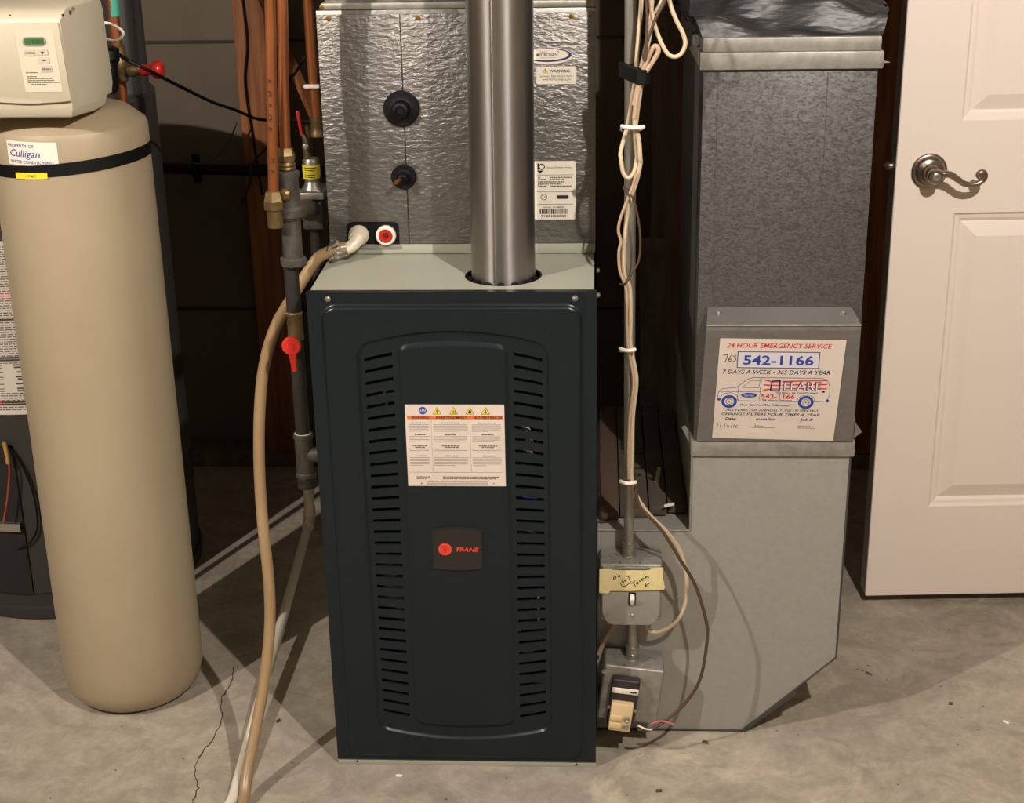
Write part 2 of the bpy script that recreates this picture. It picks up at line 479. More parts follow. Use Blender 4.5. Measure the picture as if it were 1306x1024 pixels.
for v in ret['geom']:
    if isinstance(v, bmesh.types.BMVert):
        edge = v.co.x < 1e-5 or v.co.x > W-1e-5 or v.co.z < .0119 or v.co.z > H
        v.co.y += .013 if edge else .003
obj('front_panel', bm, m_panel, fur, smooth=50)
for x in (.033, .412): screw(fur, (x, .0005, .841), r=.0032)
screw(fur, (W, .014, .842), (1, 0, 0), .0035); screw(fur, (W, .15, .842), (1, 0, 0), .0035)
for x in (.033, .412):
    bm = NB(); cyl(bm, (x, .0022, .006), (x, .0008, .006), .0016, 8); obj('base_hole', bm, m_black, fur)
# parts glimpsed through the slots
def inside(pts, r, mt): obj('inner_wire', tube(NB(), pts, r, 8, 5), mt, fur)
inside([(.330, .03, .625), (.337, .028, .60), (.337, .03, .57)], .006, m_plastic_w)
inside([(.09, .03, .67), (.10, .028, .66), (.112, .03, .69)], .004, m_zinc)
inside([(.12, .04, .69), (.11, .03, .655), (.098, .04, .64)], .003, m_zinc)
inside([(.318, .03, .505), (.34, .028, .492), (.362, .035, .50)], .004, m_blue)
inside([(.315, .03, .20), (.333, .026, .212), (.345, .03, .218)], .0035, m_cable)
inside([(.349, .03, .325), (.350, .026, .30), (.349, .03, .27)], .002, m_plastic_w)
inside([(.317, .03, .44), (.33, .026, .437), (.345, .03, .431)], .002, m_zinc)
inside([(.316, .03, .255), (.318, .026, .247), (.32, .03, .24)], .002, m_cable)

# warning label on the centre panel
fy = -.0062
FL = Fr((.145, fy, .670), (1, 0, 0), (0, 0, 1), (0, -1, 0))
LW, LH = .156, .139
bm = NB(); flat(bm, FL, rect(0, LW, 0, LH), 0, .0006); wl = obj('warning_label', bm, m_sticker, fur, smooth=0, label='tan trilingual safety warning sheet')
bm = NB(); flat(bm, FL, ell(.028, .0098, .0063, .0063), 0, .0009); ic = obj('mandatory_disc', bm, m_blue, wl, smooth=0)
bm = NB()
for k in range(4): stroke(bm, FL, [(.0240+.0024*k, .0118), (.0254+.0024*k, .0078)], .0008, .0009, .0011)
obj('pictogram', bm, m_white, wl, smooth=0)
for i, u in enumerate((.0505, .0765, .102, .1265)):
    bm = NB(); flat(bm, FL, [(u-.0068, .0157), (u, .0040), (u+.0068, .0157)], 0, .0009); obj('warning_triangle', bm, m_yel, wl, smooth=0)
    bm = NB()
    if i == 0: stroke(bm, FL, [(u+.001, .0075), (u-.001, .0108), (u+.001, .0108), (u-.0008, .0145)], .0011, .0009, .0011)
    if i == 1:
        for q in (-.002, 0, .002): stroke(bm, FL, [(u+q, .0100), (u+q+.0006, .0120), (u+q, .0145)], .0009, .0009, .0011)
    if i == 2: flat(bm, FL, [(u, .0080), (u+.0028, .0115), (u+.0020, .0145), (u-.002, .0145), (u-.0024, .0118)], .0009, .0011)
    if i == 3:
        flat(bm, FL, ell(u, .0125, .0022, .0018, 10), .0009, .0011); stroke(bm, FL, [(u, .0085), (u, .011)], .0012, .0009, .0011)
    stroke(bm, FL, [(u-.0066, .0156), (u, .0042), (u+.0066, .0156)], .0005, .0009, .0011, True)
    obj('pictogram', bm, m_ink, wl, smooth=0)
bm = NB(); flat(bm, FL, rect(.003, .1535, .0185, .0243), 0, .0008); obj('heading_bar', bm, m_org, wl, smooth=0)
text(FL, 'WARNING', .0095, .0237, .0065, m_ink, wl, .0011, .15, .01, width=.028)
text(FL, 'AVERTISSEMENT', .0475, .0237, .0065, m_ink, wl, .0011, .15, .01, width=.050)
text(FL, 'ADVERTENCIA', .1085, .0237, .0065, m_ink, wl, .0011, .15, .01, width=.044)
bm = NB()
rnd = random.Random(3)
for (ua, ub) in ((.0045, .0375), (.0435, .0985), (.1045, .1515)):
    for (v, nl) in ((.0335, 5), (.0535, 4), (.0745, 3), (.0895, 6)):
        for k in range(nl):
            e = ub if k < nl-1 else ua+(ub-ua)*rnd.uniform(.3, .8)
            flat(bm, FL, rect(ua, e-rnd.uniform(0, .003), v+k*.0027, v+k*.0027+.0008), .0006, .0009)
flat(bm, FL, rect(.0405, .0409, .0245, .115), .0006, .0009); flat(bm, FL, rect(.1015, .1019, .0245, .115), .0006, .0009); flat(bm, FL, rect(.004, .152, .1150, .1154), .0006, .0009)
for v in (.1315, .1340, .1360): flat(bm, FL, rect(.03, .128, v, v+.0008), .0006, .0009)
obj('small_print', bm, m_grey, wl, smooth=0, kind='stuff')
bm = NB()
for (ua, ub) in ((.006, .0365), (.052, .089), (.110, .147)):
    for v in (.0300, .0500, .0690, .0715, .0862):
        q = (ub-ua)*(.12 if v in (.0690, .0300) else .26)
        u = ua+q
        while u < ub-q:
            l = rnd.uniform(.002, .005); flat(bm, FL, rect(u, min(u+l, ub), v, v+.0014), .0006, .0009); u += l+.0008
for v, ua, ub in ((.1225, .014, .036), (.1255, .014, .028), (.1225, .056, .146), (.1255, .056, .138)):
    u = ua
    while u < ub:
        l = rnd.uniform(.002, .006); flat(bm, FL, rect(u, u+l, v, v+.0013), .0006, .0009); u += l+.001
for u in (.0215, .137): flat(bm, FL, ell(u, .1345, .0011, .0011, 10), .0006, .001)
obj('print_heading', bm, mat('print_dark', '4a443d', .6), wl, smooth=0, kind='stuff')

# badge
FB = Fr((.1818, fy, .4565), (1, 0, 0), (0, 0, 1), (0, -1, 0)); BW, BH = .0775, .0745
top = [(BW*t, .0045*((2*t-1)**2)) for t in [i/14 for i in range(15)]]
bot = [(BW*(1-t)+.001*0, BH-.0045*((2*t-1)**2)) for t in [i/14 for i in range(15)]]
def inset(poly, d):
    cx = sum(p[0] for p in poly)/len(poly); cy = sum(p[1] for p in poly)/len(poly)
    return [(cx+(p[0]-cx)*(1-2*d/BW), cy+(p[1]-cy)*(1-2*d/BH)) for p in poly]
poly = top+bot
bm = NB(); flat(bm, FB, inset(poly, -.002), -.001, .0006); bd = obj('badge', bm, mat('badge_rim', '20272a', .45), fur, smooth=0, label='dark badge with red round emblem and maker name')
bm = NB(); flat(bm, FB, poly, 0, .003); obj('badge_plate', bm, mat('badge_face', '231f1c', .4), bd, smooth=30)
bm = NB(); flat(bm, FB, ell(.0185, .0365, .0108, .0108, 32), 0, .0036); obj('round_emblem', bm, mat('logo_red', 'd9402a', .45), bd, smooth=0)
bm = NB()
for r in (.0035, .0065): ring(bm, FB, .0185, .0365, r, r-.0007, .0035, .0039)
for q in (-.003, 0, .003): stroke(bm, FB, [(.0185+q, .033), (.0185-q*.4, .040)], .0007, .0035, .0039)
obj('emblem_lines', bm, mat('logo_red_dark', 'a92c1c', .5), bd, smooth=0)
text(FB, 'TRANE', .0345, .0400, .0098, mat('logo_red', 'd9402a', .45), bd, .0036, .25, .03, width=.0375)

# ------------------------------------------------------------------ evaporator coil cabinet
CY = .219; CZ0, CZ1 = H, 1.246
coil = thing('coil_cabinet', (W/2, CY+.25, H), 'embossed aluminium coil cabinet with black grommets standing on the furnace', 'coil cabinet')
bm = NB(); box(bm, .002, W-.002, CY+.004, CY+.48, CZ0+.0005, CZ1, .001); obj('casing', bm, m_galv, coil)
bm = NB(); box(bm, .003, .1345, CY, CY+.0035, CZ0+.018, CZ1-.006, .0008); obj('access_panel', bm, m_foil, coil)
bm = NB(); box(bm, .1362, W-.003, CY, CY+.0035, CZ0+.018, CZ1-.006, .0008); obj('front_sheet', bm, m_foil, coil)
bm = NB(); box(bm, .003, W-.003, CY-.001, CY+.0035, CZ0+.001, CZ0+.0172, .001); obj('bottom_rail', bm, m_cab, coil)
def grommet(x, z, r, rc):
    bm = NB(); rev(bm, (x, CY, z), (0, -1, 0), [(r, 0), (r, .003), (r*.93, .005), (r*.62, .0045), (r*.52, .006), (rc*1.25, .010), (rc*1.15, .022), (rc*.75, .024), (rc*.6, .020), (0, .020)], 32)
    g = obj('grommet', bm, m_black, coil)
    return g
grommet(.132, 1.092, .029, .0105); g2 = grommet(.131, .981, .0205, .0065)
bm = NB(); cyl(bm, (.128, CY-.018, .981), (.122, CY-.034, .979), .0035, 10); obj('copper_stub', bm, m_copper, g2)
# drain plate and ports
bm = NB(); pl = [(.032, .868), (.119, .868)]+[(.107+.012*math.cos(a), .898+.008*math.sin(a)) for a in [i*math.pi/12 for i in range(7)]]+[(.046-.014*math.sin(a), .898+.008*math.cos(a)) for a in [i*math.pi/12 for i in range(7)]]
prism(bm, pl, 'y', CY-.0008, CY); obj('drain_plate', bm, m_black, coil, smooth=0)
bm = NB(); box(bm, .035, .122, CY-.003, CY, .860, .8665, .0008); obj('drain_lip', bm, m_galvband, coil)
bm = NB(); rev(bm, (.0975, CY, .884), (0, -1, 0), [(.0165, 0), (.0165, .008), (.0145, .010), (.0118, .010), (.0118, .004), (0, .004)], 28); pr = obj('drain_port', bm, m_plastic_w, coil)
bm = NB(); rev(bm, (.0975, CY-.0045, .884), (0, -1, 0), [(.0116, 0), (.0116, .0045), (.0105, .006), (.0055, .006), (.0048, .002), (0, .002)], 24); rp_ = obj('red_plug', bm, mat('plug_red', 'a91f16', .35), pr)
bm = NB(); box(bm, .0945, .1005, CY-.0075, CY-.0064, .881, .887); obj('plug_socket', bm, mat('plug_dark', '5a100c', .5), rp_, smooth=0)
bm = NB(); rev(bm, (.052, CY, .884), (0, -1, 0), [(.0168, 0), (.0168, .010), (.0150, .014), (.0140, .026), (.0125, .030), (0, .030)], 28); pr = obj('drain_port', bm, mat('pvc_fitting', 'd2c7ae', .45), coil)
bm = NB(); tube(bm, [(.054, CY-.025, .886), (.048, CY-.040, .878), (.036, CY-.048, .872)], lambda t: .0115-.002*t, 14, 5); obj('drain_elbow', bm, mat('pvc_fitting', 'd2c7ae', .45), pr)
for x, z in ((.022, 1.2345), (.1365+.027, 1.234), (.405, 1.2335)): screw(coil, (x, CY, z), r=.0026, mt=m_brassscrew)
# labels on the coil casing
FC = Fr((.3300, CY, 1.186), (1, 0, 0), (0, 0, 1), (0, -1, 0))
bm = NB(); flat(bm, FC, ell(.0385, .0130, .0385, .0128, 40), 0, .0004); e1 = obj('oval_sticker', bm, m_plastic_w, coil, smooth=0, label='oval white and purple antimicrobial sticker')
bm = NB(); flat(bm, FC, ell(.0375, .0118, .0375, .0108, 40), .0003, .0007); obj('purple_ring', bm, mat('purple_ink', '2d2457', .5), e1, smooth=0)
bm = NB(); flat(bm, FC, ell(.034, .0112, .0365, .0088, 40), .0006, .0010); obj('oval_field', bm, m_plastic_w, e1, smooth=0)
text(FC, 'MICROBAN', .0195, .0137, .0072, m_navy, e1, .0012, 0, .01, width=.033)
bm = NB(); flat(bm, FC, rect(.025, .036, .0062, .0070), .0009, .0012); ring(bm, FC, .0537, .0075, .0018, .001, .0009, .0012, 12); obj('emblem_lines', bm, m_red, e1, smooth=0)
bm = NB(); flat(bm, FC, rect(.025, .050, .0158, .0163), .0009, .0012); obj('small_print', bm, m_grey, e1, smooth=0, kind='stuff')
FC = Fr((.349, CY, 1.156), (1, 0, 0), (0, 0, 1), (0, -1, 0))
bm = NB(); flat(bm, FC, [(u, v) for u, v in rrect(0, .0635, 0, .0275, .003)][::-1], 0, .0005); e1 = obj('warning_sticker', bm, m_plastic_w, coil, smooth=0, label='small white warning sticker with yellow triangle')
bm = NB(); flat(bm, FC, [(.010, .0095), (.0142, .0028), (.0184, .0095)], .0004, .0008); obj('warning_triangle', bm, m_yel, e1, smooth=0)
bm = NB(); stroke(bm, FC, [(.0142, .0048), (.0142, .0078)], .0009, .0008, .001); stroke(bm, FC, [(.010, .0095), (.0142, .0028), (.0184, .0095)], .0004, .0008, .001, True); obj('pictogram', bm, m_ink, e1, smooth=0)
text(FC, 'WARNING:', .0205, .0092, .0066, m_ink, e1, .0008, 0, .02, width=.034)
text(FC, 'Cancer and Reproductive Harm –', .0035, .0164, .0052, m_ink, e1, .0008, 0, 0, width=.056)
text(FC, 'www.P65Warnings.ca.gov', .009, .0216, .0052, m_ink, e1, .0008, 0, 0, width=.046)
bm = NB(); flat(bm, FC, rect(.046, .059, .0240, .0249), .0004, .0008); obj('small_print', bm, m_ink, e1, smooth=0, kind='stuff')
FC = Fr((.3395, CY, 1.005), (1, 0, 0), (0, 0, 1), (0, -1, 0))
bm = NB(); flat(bm, FC, rrect(0, .0715, 0, .0965, .003)[::-1], 0, .0005); e1 = obj('data_sticker', bm, m_plastic_w, coil, smooth=0, label='white data plate with bar code and serial number')
bm = NB()
flat(bm, FC, [(.0085, .0150), (.0195, .0150), (.0135, .0205)], .0004, .0008); ring(bm, FC, .0165, .0090, .0052, .0035, .0004, .0008, 16); flat(bm, FC, rect(.0095, .0125, .0035, .0140), .0004, .0008)
obj('maker_emblem', bm, m_ink, e1, smooth=0)
bm = NB(); ring(bm, FC, .0195, .0590, .0052, .0042, .0004, .0008, 20); obj('approval_ring', bm, m_ink, e1, smooth=0)
bm = NB(); flat(bm, FC, rrect(.0400, .0600, .0562, .0622, .002)[::-1], .0004, .0008); obj('certification_bar', bm, m_ink, e1, smooth=0)
bm = NB()
u = .0125; rb = random.Random(5)
while u < .058:
    l = rb.choice((.0006, .0012, .0018)); flat(bm, FC, rect(u, u+l, .0785, .0870), .0004, .0008); u += l+rb.choice((.0007, .0012))
obj('bar_code', bm, m_ink, e1, smooth=0, kind='stuff')
bm = NB()
for v, (a, b), (c, d) in ((.0258, (.010, .014), (.030, .065)), (.0292, (.010, .024), (.030, .052)), (.0330, (.010, .029), (.030, .052)), (.0366, (.010, .028), (.030, .048)), (.0402, (.010, .024), (.030, .065))):
    for (p, q) in ((a, b), (c, d)):
        u = p
        while u < q: l = rb.uniform(.001, .004); flat(bm, FC, rect(u, min(u+l, q), v, v+.0018), .0004, .0008); u += l+.0007
for v, a, b in ((.0222, .009, .068), (.0500, .009, .068), (.0705, .009, .067), (.0665, .010, .032)): flat(bm, FC, rect(a, b, v, v+.0006), .0004, .0008)
obj('small_print', bm, mat('print_dark', '4a443d', .6), e1, smooth=0, kind='stuff')
text(FC, 'Advanced Distributor Products', .0230, .0118, .0045, m_ink, e1, .0008, .3, 0, width=.043)
text(FC, 'UL', .0170, .0608, .0050, m_ink, e1, .0008, 0, .02)
text(FC, 'SERIAL NUMBER', .0180, .0770, .0032, m_ink, e1, .0008, 0, .01, width=.034)
text(FC, '7120K55805', .0145, .0925, .0052, m_ink, e1, .0008, 0, .03, width=.041)

# supply plenum above the coil
pln = thing('supply_plenum', (W/2, CY+.25, CZ1), 'galvanised supply plenum rising from the top of the coil cabinet', 'duct')
bm = NB(); box(bm, .016, W-.006, CY+.012, CY+.47, CZ1+.012, CEIL-.002, .001); obj('plenum_body', bm, m_galv, pln)
bm = NB(); box(bm, .010, W-.003, CY+.004, CY+.475, CZ1+.0005, CZ1+.0115, .003); obj('plenum_flange', bm, m_galvband, pln)
for x in (.012, .438): screw(pln, (x, CY+.004, CZ1+.0055), r=.0024, mt=m_brassscrew)

# ------------------------------------------------------------------ flue pipe
fp = thing('flue_pipe', (HX, HY, H), 'shiny round aluminium flue pipe rising from the furnace top', 'flue pipe')
bm = NB(); rev(bm, (HX, HY, H-.028), (.006, 0, 1), [(.0496, 0), (.0504, .03), (.0504, .60), (.0515, .603), (.0515, .625), (.0507, .63), (.0507, CEIL-H+.025)], 64, cap=False); obj('pipe', bm, m_alum, fp, smooth=60)
bm = NB(); a0 = math.radians(-102)
box(bm, HX+.0508*math.cos(a0)-.002, HX+.0508*math.cos(a0)+.002, HY+.0508*math.sin(a0)-.0006, HY+.0508*math.sin(a0)+.004, H+.002, 1.45, .0004)
o = obj('lock_seam', bm, m_alum, fp); o.rotation_euler = (0, .006, 0)

# ------------------------------------------------------------------ return duct
DY0, DY1 = .118, .66
boot = thing('return_boot', (.66, .4, 0), 'galvanised return air boot with angled underside joining the furnace side', 'duct')
bm = NB(); prism(bm, [(.4475, .0012), (.702, .0012), (.861, .153), (.863, .532), (.603, .532), (.603, .395), (.4475, .395)], 'y', DY0, DY1); obj('boot_body', bm, m_galv2, boot, smooth=0)
for (a, b) in (((.4475, .395), (.603, .395)), ((.603, .395), (.603, .532)), ((.702, .0012), (.861, .153)), ((.861, .153), (.863, .532)), ((.4475, .0035), (.702, .0035))):
    bm = NB(); tube(bm, [(a[0], DY0-.0003, a[1]), (b[0], DY0-.0003, b[1])], .0018, 8, 1); obj('folded_edge', bm, m_galvband if a[1] > .3 and b[0] < .7 else m_seam, boot)
bm = NB(); prism(bm, [(.703, .0015), (.792, .0865), (.7965, .0815), (.790, .073), (.709, .0012)], 'y', DY0-.0022, DY0+.001); obj('bent_flange', bm, m_seam, boot, smooth=0)
ud = thing('return_duct', (.735, .39, .532), 'tall rectangular galvanised return duct beside the white door', 'duct')
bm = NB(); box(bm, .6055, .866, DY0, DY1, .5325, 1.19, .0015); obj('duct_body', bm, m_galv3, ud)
bm = NB(); box(bm, .6005, .8685, DY0-.006, DY1+.004, .533, .5595, .002); sl = obj('slip_band', bm, m_galvband, ud)
bm = NB(); box(bm, .5995, .8725, DY0-.007, DY1+.004, 1.1645, 1.1905, .0015); obj('drive_cleat', bm, m_galvband, ud)
bm = NB(); box(bm, .6035, .8685, DY0-.003, DY1+.002, 1.1908, 1.2115, .0015); obj('top_collar', bm, m_galvband, ud)
for x in (.627, .792):
    bm = NB(); box(bm, x-.0007, x+.0007, DY0-.0007, DY0, .80 if x < .7 else .84, 1.16); obj('standing_seam', bm, m_galv3, ud, smooth=0)
# bent tabs
bm = NB(); prism(bm, [(.8725, 1.176), (.884, 1.1725), (.872, 1.1715)], 'y', DY0+.0, DY0+.0012); obj('bent_tab', bm, m_galvband, ud, smooth=0)
bm = NB(); prism(bm, [(.868, .560), (.881, .571), (.869, .588)], 'y', DY0+.01, DY0+.0112); obj('bent_tab', bm, m_galvband, ud, smooth=0)
bm = NB(); prism(bm, [(.6000, .545), (.586, .575), (.592, .578), (.604, .562)], 'y', DY0+.02, DY0+.0212); obj('bent_tab', bm, m_galvband, ud, smooth=0)
bm = NB(); prism(bm, [(.6, 1.1640), (.586, 1.190), (.594, 1.196), (.603, 1.186)], 'y', DY0+.05, DY0+.0512); obj('bent_tab', bm, m_galvband, ud, smooth=0)
# flexible black connector on top
bm = NB(); rc = random.Random(11)
nx, ny = 30, 16
def flexpt(u, t):
    wob = .012*math.sin(5*u+9*t)+.008*math.sin(13*u-5*t+1)+.006*math.sin(23*u*t+2)
    x = .604+.264*u + (-.012+.02*u)*math.sin(math.pi*t)*(1 if t > 0 else 0) + .05*(u-.5)*math.sin(math.pi*t)*.3
    y = .121+.12*t-.02*math.sin(math.pi*t)
    z = 1.210+.085*t+wob*math.sin(math.pi*min(1, t))
    return (x, y, z)
G = [[bm.verts.new(flexpt(i/nx, j/ny)) for i in range(nx+1)] for j in range(ny+1)]
for j in range(ny):
    for i in range(nx): bm.faces.new((G[j][i], G[j][i+1], G[j+1][i+1], G[j+1][i]))
for (col, xe) in ((0, -.006), (nx, .006)):
    side = [[G[j][col] for j in range(ny+1)]]
    for q in range(1, 7):
        t = q/6
        side.append([bm.verts.new((G[j][col].co.x+xe*math.sin(math.pi*t)*2+.006*math.sin(3*j+5*q), G[j][col].co.y*(1-t)+t*(DY1-.02)*(1) , G[j][col].co.z+(.0)*t)) for j in range(ny+1)])
    for A, B in zip(side[:-1], side[1:]):
        for j in range(ny): bm.faces.new((A[j], A[j+1], B[j+1], B[j]))
obj('flex_connector', bm, m_poly, ud, smooth=60, label='creased black flexible connector')
bm = NB(); box(bm, .594, .880, .235, DY1, 1.292, 1.315, .002); obj('upper_collar', bm, m_galvband, ud)
bm = NB(); box(bm, .604, .870, .24, DY1-.01, 1.3155, CEIL-.002, .002); obj('upper_duct', bm, m_galv, ud)

# filter rack with the service sticker
fr_ = thing('filter_rack', (.735, .09, .56), 'galvanised filter rack cover on the return duct carrying a service sticker', 'filter rack')
bm = NB()
prof = [(.1175, .5605), (.1105, .5605), (.055, .771), (.055, .780), (.1175, .790)]
A = [bm.verts.new((.6095 if i < 2 else (.6165 if i < 4 else .622), y, z)) for i, (y, z) in enumerate(prof)]
B = [bm.verts.new((.864 if i < 2 else (.855 if i < 4 else .849), y, z)) for i, (y, z) in enumerate(prof)]
bm.faces.new(A[::-1]); bm.faces.new(B)
for i in range(5): bm.faces.new((A[i], A[(i+1) % 5], B[(i+1) % 5], B[i]))
obj('rack_body', bm, mat('rack_galvanised', '716d66', .5, .45, var='79756e', vscale=120, vor=True, rvar=.06, vlo=0, vhi=1), fr_, smooth=0)
bm = NB(); tube(bm, [(.6165, .0545, .7795), (.855, .0545, .7795)], .0016, 8, 1); obj('folded_lip', bm, m_galvband, fr_)
for x in (.637, .832): screw(fr_, (x, .090, .7856), (0, -.15, 1), .0036)
en = V((0, -(.771-.5605), -(.1105-.055))).normalized()     # outward normal of the sloping front
ey = V((0, -.0555, .2105)).normalized()
def onplane(x, z): return V((x, .1105-(z-.5605)*.0555/.2105, z))
ex = V((1, 0, -.012)).normalized()
FS = Fr(onplane(.6385, .757), ex, ey, en)
SW, SHh = .196, .199
bm = NB(); flat(bm, FS, [(0, 0), (SW, .001), (SW-.003, SHh-.001), (-.004, SHh-.004)], .0002, .0008); st = obj('service_sticker', bm, m_sticker, fr_, smooth=0, label='tan service sticker with telephone number and van drawing')
hh = .0012
text(FS, '24 HOUR EMERGENCY SERVICE', .0105, .0165, .0125, m_red, st, hh, .22, .006, width=.164)
text(FS, '7 DAYS A WEEK - 365 DAYS A YEAR', .0055, .0665, .0115, m_navy, st, hh, .22, .008, width=.170)
bm = NB(); flat(bm, FS, rect(.0290, .1570, .0240, .0545), .0007, .0010); obj('number_panel', bm, mat('panel_pale', 'cdc9cc', .6), st, smooth=0)
bm = NB(); stroke(bm, FS, rect(.0290, .1570, .0240, .0545), .0011, .0009, .0013, True); obj('number_frame', bm, m_navy, st, smooth=0)
text(FS, '542-1166', .0375, .0480, .0245, m_blue, st, hh+.0002, 0, .02, width=.110)
bm = NB()
for s_ in ([(.0065, .0310), (.0135, .0300), (.0095, .0445)], [(.0190, .0305), (.0155, .0370), (.0150, .0420), (.0175, .0430), (.0190, .0400), (.0170, .0380), (.0152, .0400)], [(.0215, .0330), (.0260, .0320), (.0235, .0360), (.0265, .0385), (.0245, .0425), (.0215, .0430)]):
    stroke(bm, FS, s_, .0009, .0008, .0012)
obj('handwriting', bm, m_ink, st, smooth=0, kind='stuff')
# van
bm = NB()
van = [(.0010, .1150), (.0020, .1015), (.0080, .0960), (.0300, .0930), (.0480, .0760), (.0560, .0735), (.1650, .0735), (.1735, .0770), (.1780, .0900), (.1790, .1060), (.1755, .1160)]
stroke(bm, FS, van, .0007, .0008, .0011)
for s_ in ([(.0010, .1150), (.0070, .1150)], [(.0345, .1190), (.1270, .1200)], [(.1560, .1200), (.1755, .1180)], [(.0345, .1190), (.0320, .1090), (.0220, .1030), (.0100, .1060), (.0060, .1120)], [(.1270, .1200), (.1300, .1120), (.1360, .1080), (.1500, .1080), (.1560, .1120), (.1560, .1200)], [(.0690, .0745), (.0680, .1190)], [(.0330, .0940), (.0330, .1180)], [(.0020, .1015), (.0680, .1010)], [(.0400, .0930), (.0520, .0790), (.0670, .0790), (.0660, .0930)]):
    stroke(bm, FS, s_, .0006, .0008, .0011)
stroke(bm, FS, [(.0400, .0930), (.0660, .0930)], .0006, .0008, .0011)
obj('van_outline', bm, mat('navy_line', '3b4470', .6), st, smooth=0)
for cu_ in (.0200, .1425):
    bm = NB(); ring(bm, FS, cu_, .1210, .0125, .0080, .0008, .0012, 32); obj('van_wheel', bm, m_blue, st, smooth=0)
    bm = NB(); ring(bm, FS, cu_, .1210, .0055, .0048, .0008, .0012, 24); flat(bm, FS, ell(cu_, .1210, .0012, .0012, 10), .0008, .0012); obj('van_hubcap', bm, mat('navy_line', '3b4470', .6), st, smooth=0)
for nm_, el_ in (('van_bumper', ell(.0035, .1165, .0028, .0030, 14)), ('van_bumper', ell(.1765, .1175, .0027, .0030, 14)), ('van_badge', ell(.0510, .1080, .0128, .0046, 24))):
    bm = NB(); flat(bm, FS, el_, .0008, .0012); obj(nm_, bm, m_blue, st, smooth=0)
text(FS, 'Carrier', .0425, .1100, .0060, m_plastic_w, st, .0014, .2, 0, width=.0165)
bm = NB()
for k, v in enumerate((.0815, .0885, .0955)):
    stroke(bm, FS, [(.0740, v-.001 + (k-1)*.003), (.0860, v)], .0022, .0008, .0011); stroke(bm, FS, [(.0850, v), (.1000, v-.0005)], .0019, .0008, .0011)
    stroke(bm, FS, [(.1030, v-.001), (.1730, v-.004 + .001*k)], .0022, .0008, .0010)
obj('flag_stripes', bm, m_red, st, smooth=0)
bm = NB(); stroke(bm, FS, [(.0985, .0780), (.0860, .0800), (.0845, .0985), (.0985, .0985)], .0022, .0010, .0014, True); obj('flag_letter', bm, m_navy, st, smooth=0)
text(FS, 'FLARE', .1035, .0975, .0235, mat('logo_outline', '3a3c60', .5), st, .0011, 0, .035, width=.0600)
text(FS, 'FLARE', .1040, .0970, .0225, mat('logo_white', 'e6dccf', .5), st, .0014, 0, -.012, width=.0590)
text(FS, 'HEATING & AIR CONDITIONING', .0935, .1040, .0042, m_navy, st, hh, 0, .01, width=.0665)
text(FS, '542-1166', .0700, .1140, .0120, m_red, st, hh, 0, .02, width=.0535)
text(FS, '24 Hour Service', .0720, .1190, .0052, m_navy, st, hh, 0, .01, width=.0480)
bm = NB(); flat(bm, FS, ell(.1690, .0995, .0020, .0020, 12), .0008, .0012); obj('registered_mark', bm, m_navy, st, smooth=0)
text(FS, '"You Can Feel The Difference!"', .0370, .1290, .0058, m_navy, st, hh, .15, .005, width=.0820)
text(FS, 'CALL FLARE FOR ANNUAL TUNE UP SPECIALS', .0110, .1395, .0066, m_navy, st, hh, .2, 0, width=.1520)
text(FS, 'CHANGE FILTERS FOUR TIMES A YEAR', .0080, .1480, .0072, m_navy, st, hh, .2, .008, width=.1580)
text(FS, 'Date', .0150, .1575, .0076, m_navy, st, hh, .2, .01, width=.0170)
text(FS, 'Installer', .0640, .1575, .0076, m_navy, st, hh, .2, .01, width=.0320)
text(FS, 'Job #', .1370, .1575, .0076, m_navy, st, hh, .2, .01, width=.0205)
bm = NB()
for a, b in ((.001, .038), (.058, .096), (.132, .161)): stroke(bm, FS, [(a, .1725), (b, .1728)], .0004, .0008, .0011)
for s_ in ([(.0035, .1720), (.0040, .1660)], [(.0080, .1720), (.0085, .1660)], [(.0140, .1735), (.0165, .1650)], [(.0190, .1715), (.0205, .1670), (.0220, .1715)], [(.0255, .1735), (.0275, .1655)], [(.0290, .1715), (.0310, .1680), (.0330, .1715), (.0355, .1680)], [(.0640, .1655), (.0660, .1700), (.0630, .1710)], [(.0680, .1710), (.0700, .1685), (.0720, .1710), (.0745, .1690), (.0775, .1705)], [(.1330, .1700), (.1360, .1680), (.1390, .1705), (.1420, .1680), (.1450, .1700), (.1480, .1680)], [(.1510, .1710), (.1530, .1670)], [(.1550, .1700), (.1580, .1690)]):
    stroke(bm, FS, s_, .0006, .0008, .0011)
obj('handwriting', bm, m_ink, st, smooth=0, kind='stuff')

# ------------------------------------------------------------------ door
DANG = math.radians(3.2)
d_ = NB()
DWd, DHt, DT = .762, 2.02, .044
xb = [0, .113, .345, .417, .649, DWd]; zb = [0, .198, .800, .972, 1.572, 1.675, 1.90, DHt]
def quad(*p): return d_.faces.new([d_.verts.new(q) for q in p])
for i in range(5):
    for j in range(7):
        a, b, c, e = xb[i], xb[i+1], zb[j], zb[j+1]
        if i in (1, 3) and j in (1, 3, 5):
            loops = [(0, 0), (.005, .006), (.012, .0075), (.018, .011), (.046, .0015), (.048, .0015)]
            for (o1, h1), (o2, h2) in zip(loops[:-1], loops[1:]):
                P = [(a+o1, h1, c+o1), (b-o1, h1, c+o1), (b-o1, h1, e-o1), (a+o1, h1, e-o1)]
                Q = [(a+o2, h2, c+o2), (b-o2, h2, c+o2), (b-o2, h2, e-o2), (a+o2, h2, e-o2)]
                for k in range(4): quad(P[k], P[(k+1) % 4], Q[(k+1) % 4], Q[k])
            o2, h2 = loops[-1]; quad((a+o2, h2, c+o2), (b-o2, h2, c+o2), (b-o2, h2, e-o2), (a+o2, h2, e-o2))
        else: quad((a, 0, c), (b, 0, c), (b, 0, e), (a, 0, e))
